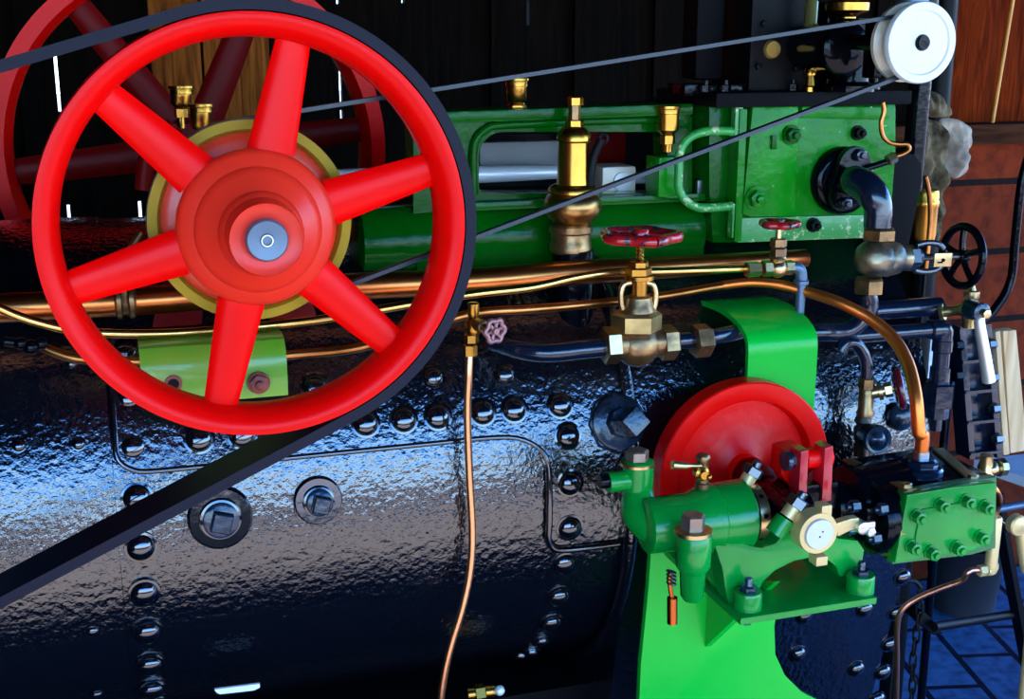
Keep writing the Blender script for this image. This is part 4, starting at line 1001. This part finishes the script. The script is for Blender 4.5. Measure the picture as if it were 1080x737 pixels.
def steam_cyl():
    Y = 1.335; t = thing('pump_cylinder', 'black pump steam cylinder with bright green bolted cover at right', 'cylinder', at(950, 590, Y))
    mb = MB(); LX(mb, 531, Y, [(872, 18), (874, 24), (886, 26), (890, 34), (892, 40), (898, 42), (903, 40), (945, 42)], 48); mb.build('barrel', BLK, t)
    mb = MB(); LX(mb, 545, 1.30, [(913, 30), (915, 38), (921, 39), (923, 36), (940, 36)], 48); mb.build('end_flange', BLK, t)
    mb = MB(); P = at(930, 550, 1.30); k = sc(P); mb.ring((at(929, 548, 1.30).x, 1.30, P.z), X_, [(33*k, 0), (36*k, 0), (36*k, .006), (33*k, .006)], 40); mb.build('flange_edge', mat('dull_brown_brass', (.45, .25, .10), .9, .4, 0, .2), t)
    for px, py in ((897, 534), (926, 537), (919, 568), (893, 558)):
        c = at(px, py, 1.262); q = MB(); q.hex(c, X_, .008, .012, .2); q.lathe(c-X_*.006, X_, [(.004, 0), (.004, .01)], 12); q.build('flange_nut', BLUEP, t)
    Yf = 1.255
    F_ = [(957, 522), (1005, 514), (1051, 509), (1048, 560), (1040, 573), (1026, 581), (944, 594)]
    mb = MB(); A = pts([(950, 519), (1050, 503), (1044, 578), (938, 592)], Yf+.024); mb.prism([A], Y_*.135, .003); mb.build('valve_box', BLK, t)
    mb = MB(); mb.prism([pts(F_, Yf)], Y_*.013, .0025); g = mb.build('cover_plate', GRNB, t)
    mb = MB(); mb.prism([pts([(953, 519), (1051, 503), (1050, 578), (1024, 585), (941, 595)], Yf+.013)], Y_*.013, .001); mb.build('cover_backing', mat('deep_green_edge', (.004, .14, .03), 0, .35, .3, .2), t)
    mb = MB(); mb.prism([pts([(971, 538), (1026, 528), (1022, 568), (965, 573)], Yf-.0025)], Y_*.004, .001); mb.build('raised_panel', GRNB, g)
    for px, py in ((966, 544), (991, 532), (1018, 528), (1038, 534), (961, 576), (981, 582), (1008, 577), (1033, 566)):
        c = at(px, py, Yf); s_ = sc(c); q = MB(); q.lathe(c-Y_*.002, Y_, [(8.2*s_, 0), (8.2*s_, .003)], 20); q.hex(c-Y_*.013, Y_, 6.8*s_, .012, .3); q.lathe(c-Y_*.017, Y_, [(3*s_, 0), (3.6*s_, .001), (3.6*s_, .006)], 14); q.build('cover_bolt', GRNB, t)
    for (x0, y0), (x1, y1) in (((962, 516), (893, 484)), ((1030, 506), (988, 484))):
        zt = at(965, 516, 1.275).z+.002
        a = at(x0, y0, 1.268); b = at(x1, y1, 1.40); a.z = b.z = zt; 
        mb = MB(); mb.box((a+b)/2, ((b-a).length, .016, .003), (b-a), Z_, .0008); mb.build('brass_clamp', mat('dark_brass_strip', (.42, .25, .08), .9, .4, 0, .3), t)
        mb = MB(); q = a+(b-a)*.08; mb.hex(q+Z_*.001, Z_, .007, .006); mb.build('clamp_nut', BRASSW, t)
    c = at(970, 494, 1.33); k = sc(c); c.z = at(965, 516, 1.275).z; mb = MB(); mb.lathe(c, Z_, [(24*k, -.002), (24*k, .006), (22*k, .009), (17*k, .010)], 36); mb.hex(c+Z_*.009, Z_, 18*k, .012, .2, 8); mb.build('hose_flange', BLUEBLK, t)
    mb = MB(); mb.cyl(c, c+Z_*.030, 8.5*k, 20); mb.build('ferrule', STEEL, t)
    return c
HC = steam_cyl()
mb = MB(); P = pts([(762, 301, 1.548), (790, 298, 1.54), (820, 300, 1.52), (852, 308, 1.495), (885, 319, 1.46), (918, 336, 1.43), (943, 358, 1.40), (958, 385, 1.37), (966, 420, 1.34), (969, 455, 1.33)])+[HC+Z_*.05, HC+Z_*.012]
mb.tube(P, [.0064, .0065, .007, .0075, .008, .0085, .009, .009, .009, .009, .009, .009], 18)
single('copper_hose', mb, mat('orange_copper_bend', (.85, .20, .035), .9, .32, 0, .05, 30, var=.15), 'orange copper pipe arching down into top of the pump cylinder', 'pipe')

# ================================================================== PIPEWORK AT THE RIGHT
def right_pipes():
    Y = 1.48
    mb = MB(); mb.tube([V((XE-.010, Y, at(916, 308, Y).z)), at(916, 320, Y), at(912, 332, Y), at(900, 345, Y), at(885, 350, Y), at(862, 350, Y), at(840, 352, 1.50)], [.014]*3+[.013]*4, 18)
    single('black_pipe', mb, BLUEBLK, 'black bent pipe under the large bronze globe valve, running left', 'pipe')
    t = thing('pipe_run', 'thick black horizontal pipe leading right to the brass lever cock', 'pipe', at(955, 335, 1.55))
    mb = MB(); a = at(920, 328, 1.54); b = at(990, 328, 1.54); b.z = a.z; mb.cyl(a, b, .0145, 24); mb.build('pipe', BLUEBLK, t)
    mb = MB(); a = at(984, 328, 1.54); mb.cyl(a, a+X_*.014, .017, 24, .002); mb.build('socket', BLUEBLK, t)
    t = thing('pipe_run', 'black pipe turning down through square elbow right of the copper arch', 'pipe', at(993, 440, 1.50))
    Yp = 1.50; mb = MB(); a = at(900, 346, Yp); b = at(988, 347, Yp); a.z = b.z; mb.cyl(a, b, .011, 20); c = at(991, 347, Yp); e = at(989, 420, Yp); c.x = e.x; mb.cyl(e, c, .0125, 20); mb.build('pipe', BLUEBLK, t)
    mb = MB(); c.z = b.z; mb.cyl(c-X_*.026, c-X_*.010, .0150, 20, .002); mb.tube([c-X_*.016, c-X_*.004, c+V((.0, 0, -.004)), c-Z_*.018], .0140, 20, 4); mb.cyl(c-Z_*.036, c-Z_*.016, .0150, 20, .002); mb.build('elbow', BLUEBLK, t)
    mb = MB(); zt = at(993, 402, Yp).z; mb.cyl((c.x, Yp, zt), (c.x, Yp, zt+.022), .0150, 20); mb.build('collar', BLUEBLK, t)
    mb = MB(); z0 = at(993, 427, Yp).z; mb.hex((c.x, Yp, z0), Z_, .025, zt-z0, .3); mb.build('union_nut', BLUEBLK, t)
    mb = MB(); z1 = at(993, 439, Yp).z; mb.cyl((c.x, Yp, z1), (c.x, Yp, z0), .018, 8); mb.cyl((c.x, Yp, z1-.02), (c.x, Yp, z1), .010, 16); mb.build('tail_piece', BLUEBLK, t)
    t = thing('feed_valve', 'small bronze check valve below a hooked black pipe on the boiler end', 'valve', at(912, 470, 1.46))
    Yv = 1.47
    mb = MB(); mb.tube(pts([(886, 370), (892, 362), (902, 362), (910, 372), (914, 385), (914, 400)], Yv), .009, 16); mb.build('hooked_pipe', BLUEBLK, t)
    mb = MB(); hexZ(mb, 914, Yv, 398, 409, 9, .2); LZ(mb, 913, Yv, [(409, 7), (411, 8), (432, 8), (434, 9), (438, 9), (440, 6)]); mb.build('body', BRONZE, t)
    mb = MB(); LZ(mb, 909, Yv, [(439, 7), (444, 9), (448, 6), (452, 9), (462, 8), (466, 6), (480, 7)]); mb.build('lower_fitting', mat('dark_bronze', (.14, .10, .06), .8, .4, 0, .5, col2=(.05, .04, .03), vscale=40), t)
    a = at(914, 415, Yv); b = at(948, 409, 1.45); d = (b-a).normalized(); ll = (b-a).length
    mb = MB(); mb.lathe(a, d, [(.009, 0), (.009, ll*.35), (.013, ll*.36), (.013, ll*.48), (.008, ll*.5), (.008, ll*.56)], 20); mb.hex(a+d*ll*.55, d, .011, ll*.25, .3); mb.cyl(a+d*ll*.8, b, .004, 12); mb.build('branch', BRASSW, t)
    handwheel(t, b, d, .026, .006, MAROON, 4, 0, .009)
    c = at(927, 464, 1.43); mb = MB(); mb.lathe(c-Y_*.0, V((.1, 1, -.1)), [(.002, -.004), (.008, -.002), (.014, .004), (.016, .001), (.020, 0), (.021, .006), (.018, .03), (.014, .05)], 36); mb.build('sight_cap', BLUEP, t)
    P, tt = boil(946, 437); mb = MB(); mb.ball(P-Y_*.01, .022, (1, .8, 1), 20); 
    tag(mb.build('domed_cap', BLUEP), 'round black domed cap on the boiler end, behind the maroon handwheel', 'cap')
    t = thing('lever_cock', 'brass cock with long pale lever hanging down, above black gauge column', 'cock', at(1027, 345, 1.50))
    Yc = 1.50
    mb = MB(); LZ(mb, 1024, Yc, [(300, 2), (306, 4), (307, 8), (313, 8), (316, 6), (320, 10), (330, 10), (338, 7), (345, 7)], 24)
    a = at(992, 329, 1.53); b = at(1020, 326, Yc); mb.tube([a, a+(b-a)*.5, b], [.010, .007, .011], 16, 4); mb.lathe(a, b-a, [(.013, 0), (.013, .006)], 8); mb.build('body', mat('pale_yellow_bronze', (.66, .54, .26), .95, .3, 0, .3, col2=(.35, .26, .1), vscale=40), t)  # paler yellow bronze with brown mottling
    q = at(1037, 330, 1.46); mb = MB(); mb.lathe(q, Y_, [(.010, 0), (.014, .002), (.015, .03)], 28); mb.build('pivot_boss', BLUEP, t)
    mb = MB(); mb.hex(q-Y_*.010, Y_, .007, .012, .2); mb.build('pivot_nut', BRASSW, t)
    mb = MB(); p = at(1033, 340, 1.462); r_ = at(1043, 402, 1.462); mb.tube([at(1036, 334, 1.462), p, (p+r_)/2, r_], [.006, .008, .009, .010], 14, 4); mb.build('lever', mat('pale_lever_steel', (.78, .74, .66), .7, .35, 0, .2), t)
    t = thing('gauge_column', 'black ribbed gauge column at right edge, under the brass lever cock', 'gauge', at(1035, 480, 1.53))
    Yg = 1.52
    mb = MB(); mb.prism([pts([(1014, 345), (1042, 344), (1052, 482), (1026, 482)], Yg+.02)], Y_*.03, .002); mb.build('back', BLUEBLK, t)
    for a, b, c, d in (((1012, 345), (1018, 344), (1029, 484), (1023, 485)), ((1040, 344), (1046, 343), (1058, 482), (1052, 483))):
        mb = MB(); mb.prism([pts([a, b, c, d], Yg)], Y_*.035, .0015); mb.build('side_rail', BLUEBLK, t)
    for y in (345, 381, 413, 445, 478):
        x = 1013+(y-345)*.085; mb = MB(); mb.prism([pts([(x, y), (x+33, y-3), (x+33, y), (x, y+3)], Yg-.004)], Y_*.035, .001); mb.build('cross_rib', BLUEBLK, t)
    for px, py in ((1045, 363), (1049, 431), (1052, 463), (1047, 398)):
        c = at(px, py, Yg-.005); q_ = MB(); q_.hex(c-X_*.006, X_, .008, .014, .2); q_.build('rail_nut', STEELD, t)
    for px, py in ((1011, 364), (1011, 396)):
        c = at(px, py, Yg); q_ = MB(); q_.hex(c-X_*.008, X_, .009, .014, .2); q_.build('left_nut', BLK, t)
    t = thing('wooden_board', 'pale wooden board pair standing at right edge beside the gauge column', 'board', at(1068, 480, 1.56))
    BW = wood('pale_board_wood', (.50, .30, .14), (.74, .52, .30))
    mb = MB(); mb.prism([pts([(1050, 350), (1055, 349), (1065, 479), (1059, 480)], Yg+.005)], Y_*.02, .001); mb.build('narrow_strip', BW, t)
    mb = MB(); mb.prism([pts([(1058, 349), (1072, 348), (1084, 475), (1066, 478)], Yg+.015)], Y_*.02, .002); mb.build('wide_board', BW, t)
    t = thing('drain_fitting', 'brass fitting and thin tube below gauge column, beside green pump cover', 'pipe fitting', at(1045, 605, 1.40))
    Yb = 1.42
    mb = MB(); c = at(1044, 494, Yb); mb.ball(c, .013, (1.2, 1, .9), 18, .08); LZ(mb, 1040, Yb, [(480, 7), (484, 6), (492, 8), (500, 9)]); mb.lathe(c+X_*.012, X_, [(.010, 0), (.014, .002), (.014, .012), (.010, .016)], 8); mb.build('cock_body', BRASSW, t)
    mb = MB(); LZ(mb, 1047, 1.36, [(545, 6), (547, 7), (590, 6.5), (598, 7), (603, 6)], 20); mb.tube([at(1047, 594, 1.36), at(1046, 600, 1.36), at(1040, 601, 1.36)], .0085, 12, 3); mb.hex(at(1032, 602, 1.36), X_, .0085, .012); mb.build('brass_tube', PALEB, t)
    mb = MB(); mb.tube(pts([(1000, 487, 1.42), (1030, 500, 1.36), (1046, 512, 1.30), (1054, 524, 1.30), (1053, 534, 1.31), (1048, 547, 1.36)]), .0040, 10); mb.build('dark_loop', COPD, t)
    mb = MB(); mb.tube(pts([(1034, 601, 1.36), (1025, 601, 1.36), (1020, 604, 1.36), (1014, 612, 1.37), (990, 621, 1.39), (965, 632, 1.41), (950, 645, 1.42), (946, 665, 1.43), (946, 700, 1.45), (945, 745, 1.48), (944, 790, 1.52)]), .0042, 12)
    single('copper_pipe', mb, mat('pinkish_copper_tube', (.80, .36, .24), 1, .32, 0, .1), 'thin bent copper drain tube below the green pump cover, reaching bottom edge', 'pipe')
right_pipes()

# ================================================================== RAGS, SHEET, BRASS DRUM, STAND, CHAIN
def cloth(name, outline, Y, th, m, label, fold=.010, seed=1, cat='rag'):
    # crumpled cloth with real thickness, grown from its outline
    mb = MB(); P = pts(outline, Y); t = bmesh.new()
    c = sum(P, V())/len(P); n = len(P); R = 14
    Q = []
    for i in range(n*8):
        f = i/8; a = P[int(f) % n]; b = P[(int(f)+1) % n]; p0 = P[(int(f)-1) % n]; p3 = P[(int(f)+2) % n]; u = f-int(f)
        Q.append(.5*((2*a)+(b-p0)*u+(2*p0-5*a+4*b-p3)*u*u+(3*a-p0-3*b+p3)*u**3))
    for s in (-1, 1):
        rings = []
        for k in range(R+1):
            f = k/R; row = []
            for q in Q:
                p = q+(c-q)*f; h = th*math.sqrt(max(0, 1-(1-f)**2)) if k else 0
                w = noise.noise(V((p.x*26, p.z*16, seed)))*fold*2.0+noise.noise(V((p.x*75, p.z*38, seed+3)))*fold*1.3; w = w*min(1, .35+f*2)
                row.append(t.verts.new(p+Y_*(s*h+w)))
            rings.append(row)
        for A, B in zip(rings, rings[1:]):
            for i in range(len(Q)):
                j = (i+1) % len(Q); t.faces.new((A[i], A[j], B[j], B[i]))
        cv = rings[-1]; t.faces.new(cv)
    mb.join(t); bmesh.ops.remove_doubles(mb.b, verts=mb.b.verts[:], dist=1e-5)
    return tag(mb.build(name, m, None, 60), label, cat, 'rags on the upright pipe' if name == 'rag' else None)
cloth('rag', [(966, 98), (978, 95), (990, 100), (1000, 112), (1001, 122), (990, 124), (975, 122), (958, 110)], 1.83, .03, RAGA, 'dark crumpled grey rag, topmost of rags beside the black upright pipe', .012, 1)
cloth('rag', [(960, 128), (980, 126), (993, 132), (997, 145), (995, 165), (990, 185), (992, 205), (990, 250), (984, 252), (980, 215), (972, 190), (966, 180)], 1.82, .022, RAGA, 'long knitted grey-brown rag hanging down left of white cloth', .014, 5)
cloth('rag', [(990, 128), (1005, 125), (1018, 130), (1026, 140), (1023, 155), (1017, 162), (1021, 172), (1014, 186), (1002, 187), (993, 178), (996, 155)], 1.84, .016, RAGB, 'pale folded cloth hanging rightmost among the rags', .014, 9)
cloth('white_sheet', [(958, 352), (985, 350), (1010, 353), (1014, 366), (1006, 378), (990, 392), (975, 402), (968, 396), (960, 375)], 2.49, .012, mat('white_sheet_cloth', (.62, .66, .78), 0, .8), 'white sheet of cloth seen behind the black square-elbow pipe', .006, 13, 'sheet')
t = thing('brass_drum', 'polished brass banded drum beneath the hanging rags', 'drum', at(975, 250, 1.72))
mb = MB(); LZ(mb, 974, 1.76, [(200, 14), (203, 15), (210, 15), (212, 16), (216, 16), (218, 15), (246, 15), (252, 14)], 36); mb.build('drum', BRASS, t); c = at(974, 252, 1.76); mb = MB(); mb.cyl((c.x+.008, 1.76, 0), (c.x+.008, 1.76, c.z+.003), .003, 12); mb.build('support_rod', DULL, t)
mb = MB(); mb.tube(pts([(976, 186), (980, 205), (981, 230), (979, 258), (976, 285)], 1.70), .004, 10); mb.build('copper_wire', COPD, t)
def stand():
    t = thing('metal_stand', 'dark metal stand with slanted leg on the brick floor at lower right', 'stand', (at(1060, 700, 2.0).x, 2.0, 0))
    Y = 1.9
    mb = MB(); mb.sweep([at(1048, 520, Y), at(1058, 580, Y), at(1072, 655, Y), at(1092, 760, Y)], .03, .012, Y_); mb.build('leg', DULL, t)
    mb = MB(); mb.cyl(at(985, 661, Y-.1), at(1066, 648, Y), .009, 12); mb.build('cross_bar', DULL, t)
    mb = MB(); mb.prism([pts([(975, 645), (985, 655), (995, 668), (985, 670), (968, 655)], Y-.08)], Y_*.05, .003); mb.build('foot', DULL, t)
    mb = MB(); mb.cyl(at(1050, 537, 1.62), at(1100, 528, 1.62), .007, 14); mb.build('rail', GREYP, t)
    t = thing('link_rod', 'pale brass link with round joint at right edge, below gauge column', 'link', at(1075, 600, 1.40))
    mb = MB(); c = at(1076, 555, 1.42); mb.lathe(c, Y_, [(.008, -.002), (.011, 0), (.014, .0), (.016, .002), (.016, .014)], 28); mb.build('joint', PALEB, t)
    mb = MB(); mb.tube([at(1076, 560, 1.43), at(1082, 600, 1.43), at(1090, 640, 1.43), V((at(1090, 640, 1.43).x, 1.43, .0))], .009, 12, 3); mb.build('rod', PALEB, t)
    mb = MB(); mb.tube([at(1048, 548, 1.44), at(1060, 556, 1.44), at(1070, 556, 1.44)], .007, 12, 3); mb.build('arm', BLK, t)
    t = thing('bucket', 'dark round bucket standing on the brick floor behind the pump cover', 'bucket', at(1020, 640, 2.3))
    c = at(1018, 590, 3.0); mb = MB(); mb.lathe((c.x, 3.0, 0), Z_, [(.08, 0), (.10, .005), (.12, .22), (.126, .23), (.12, .22), (.11, .21), (.09, .02)], 40, close=False); mb.lathe((c.x, 3.0, 0), Z_, [(.09, .01), (.09, .02)], 40); mb.build('pail', mat('dark_bucket_iron', (.03, .025, .025), 0, .5, 0, .3), t)
    c.y = 3.0; c.z = .22; mb = MB(); mb.tube([c+X_*.12, c+V((.10, 0, .08)), c+V((0, -.02, .12)), c+V((-.10, 0, .08)), c-X_*.12], .005, 8); mb.build('handle', STEELD, t)
stand()
def bench():
    t = thing('bench', 'pale bluish white bench top at right edge, below the wooden boards', 'bench', (at(1060, 500, 2.2).x, 2.2, 0))
    z = at(1050, 487, 2.35).z; x0 = at(1036, 487, 2.35).x
    W_ = mat('pale_painted_bench', (.75, .80, .85), 0, .6, 0, .3, 20, .2, col2=(.62, .68, .76), vscale=14)
    mb = MB(); mb.prism([[V((x0, 2.38, z)), V((x0+.9, 2.38, z)), V((x0+.9, 1.95, z)), V((x0+.10, 1.95, z))]], -Z_*.025, .002); mb.build('top', W_, t)
    for x, y in ((x0+.40, 2.0), (x0+.40, 2.34), (x0+.84, 2.0), (x0+.84, 2.34)):
        q = MB(); q.box((x, y, (z-.025)/2), (.04, .04, z-.025)); q.build('leg', DULL, t)
bench()
mb = MB(); mb.tube(pts([(1090, 150, 2.5), (1078, 190, 2.5), (1071, 250, 2.5), (1066, 296, 2.5), (1050, 325, 2.5), (1030, 345, 2.5), (1012, 356, 2.5), (1000, 420, 2.5)])+[V((at(1000, 420, 2.5).x, 2.5, 0))], .011, 12)
single('black_hose', mb, BLK, 'black hose curving down in front of the brick wall at right', 'hose')
def chain():
    t = thing('chain', 'dark hanging link chain at lower right edge of the boiler', 'chain', at(970, 625, 1.62))
    def link():
        mb = MB(); P = []
        for i in range(24):
            a = 2*PI*i/24; P.append(V((.0055*math.cos(a), 0, .0125*math.sin(a)+(.004 if math.sin(a) > 0 else -.004))))
        P.append(P[0]); mb.tube(P, .0020, 8, 1, False); me = mb.mesh('link'); me.materials.append(DULL); return me
    me = link(); c = at(970, 628, 1.62)
    mb = MB(); mb.tube([c+Z_*.014, c+V((-.02, 0, .03)), V((1.16, 1.62, c.z+.03))], .004, 8); mb.build('hook', DULL, t)
    for i in range(14):
        o = bpy.data.objects.new('link', me); COL.objects.link(o); o.parent = t; o.location = V((.002*math.sin(i), 0, -.024*i))+c-wloc(t); o.rotation_euler = (0, 0, (PI/2 if i % 2 else 0)+.5)
chain()
mb = MB(); c, _ = boil(250, 727, .001); P, tt = boil(250, 724, .006); 
mb.prism([[at(226, 727, 1.52), at(228, 730, 1.52), at(232, 732, 1.52), at(268, 728, 1.52), at(274, 725, 1.52), at(274, 721, 1.52)]], Y_*.004)
single('paper_tag', mb, PAPER, 'small white paper strip at the dark underside of the boiler', 'tag')
t = thing('bottom_cock', 'small brass cock with shiny round end at the bottom edge, centre', 'cock', at(520, 740, 1.56))
mb = MB(); mb.cyl(at(492, 732, 1.56), at(522, 728, 1.56), .009, 16, .001); mb.hex(at(500, 732, 1.56), X_, .014, .016); mb.build('cock_body', BRASS, t)
mb = MB(); mb.ball(at(527, 728, 1.55), .0075); mb.build('round_end', STEELP, t)

# ================================================================== OUTSIDE AND LIGHT
mb = MB(); mb.box((0, 0, -.10), (90, 90, .06)); mb.box((1.5, -1.3, -.055), (12, 3.2, .05)); struct(mb.build('floor', mat('yard_gravel', (.42, .36, .29), 0, .9, 0, .5, 20)))
mb = MB(); mb.box((0, -3.6, .22), (16, .5, .56), bev=.05); struct(mb.build('unseen_kerb', mat('dark_kerb', (.008, .012, .006), 0, .9)))  # unseen low kerb behind the camera, placed for the dark line reflected in the boiler
w = bpy.data.worlds.new('sky'); scene.world = w; w.use_nodes = True
N = w.node_tree.nodes; L = w.node_tree.links; bg = N['Background']
tc = N.new('ShaderNodeTexCoord'); sp = N.new('ShaderNodeSeparateXYZ'); L.new(tc.outputs['Generated'], sp.inputs[0])
rp = N.new('ShaderNodeValToRGB'); L.new(sp.outputs['Z'], rp.inputs['Fac'])
E_ = rp.color_ramp.elements
E_[0].position = 0.0; E_[0].color = (.60, .82, 1.05, 1)
E_[1].position = 1.0; E_[1].color = (.10, .25, .7, 1)
for p, c in ((.10, (.48, .85, 1.25, 1)), (.20, (.26, .66, 1.35, 1)), (.34, (.10, .38, 1.2, 1)), (.5, (.06, .22, .9, 1))):
    e = E_.new(p); e.color = c
L.new(rp.outputs['Color'], bg.inputs['Color']); bg.inputs['Strength'].default_value = 4.5
sd = bpy.data.lights.new('sun', 'SUN'); sd.energy = 9; sd.angle = math.radians(1); sd.color = (1, .90, .76)
so = bpy.data.objects.new('sun', sd); COL.objects.link(so)
so.rotation_euler = (math.radians(34), 0, math.radians(-15))
vs = scene.view_settings; vs.view_transform = 'Standard'; vs.look = 'None'; vs.gamma = 1; vs.use_curve_mapping = False; vs.exposure = .65
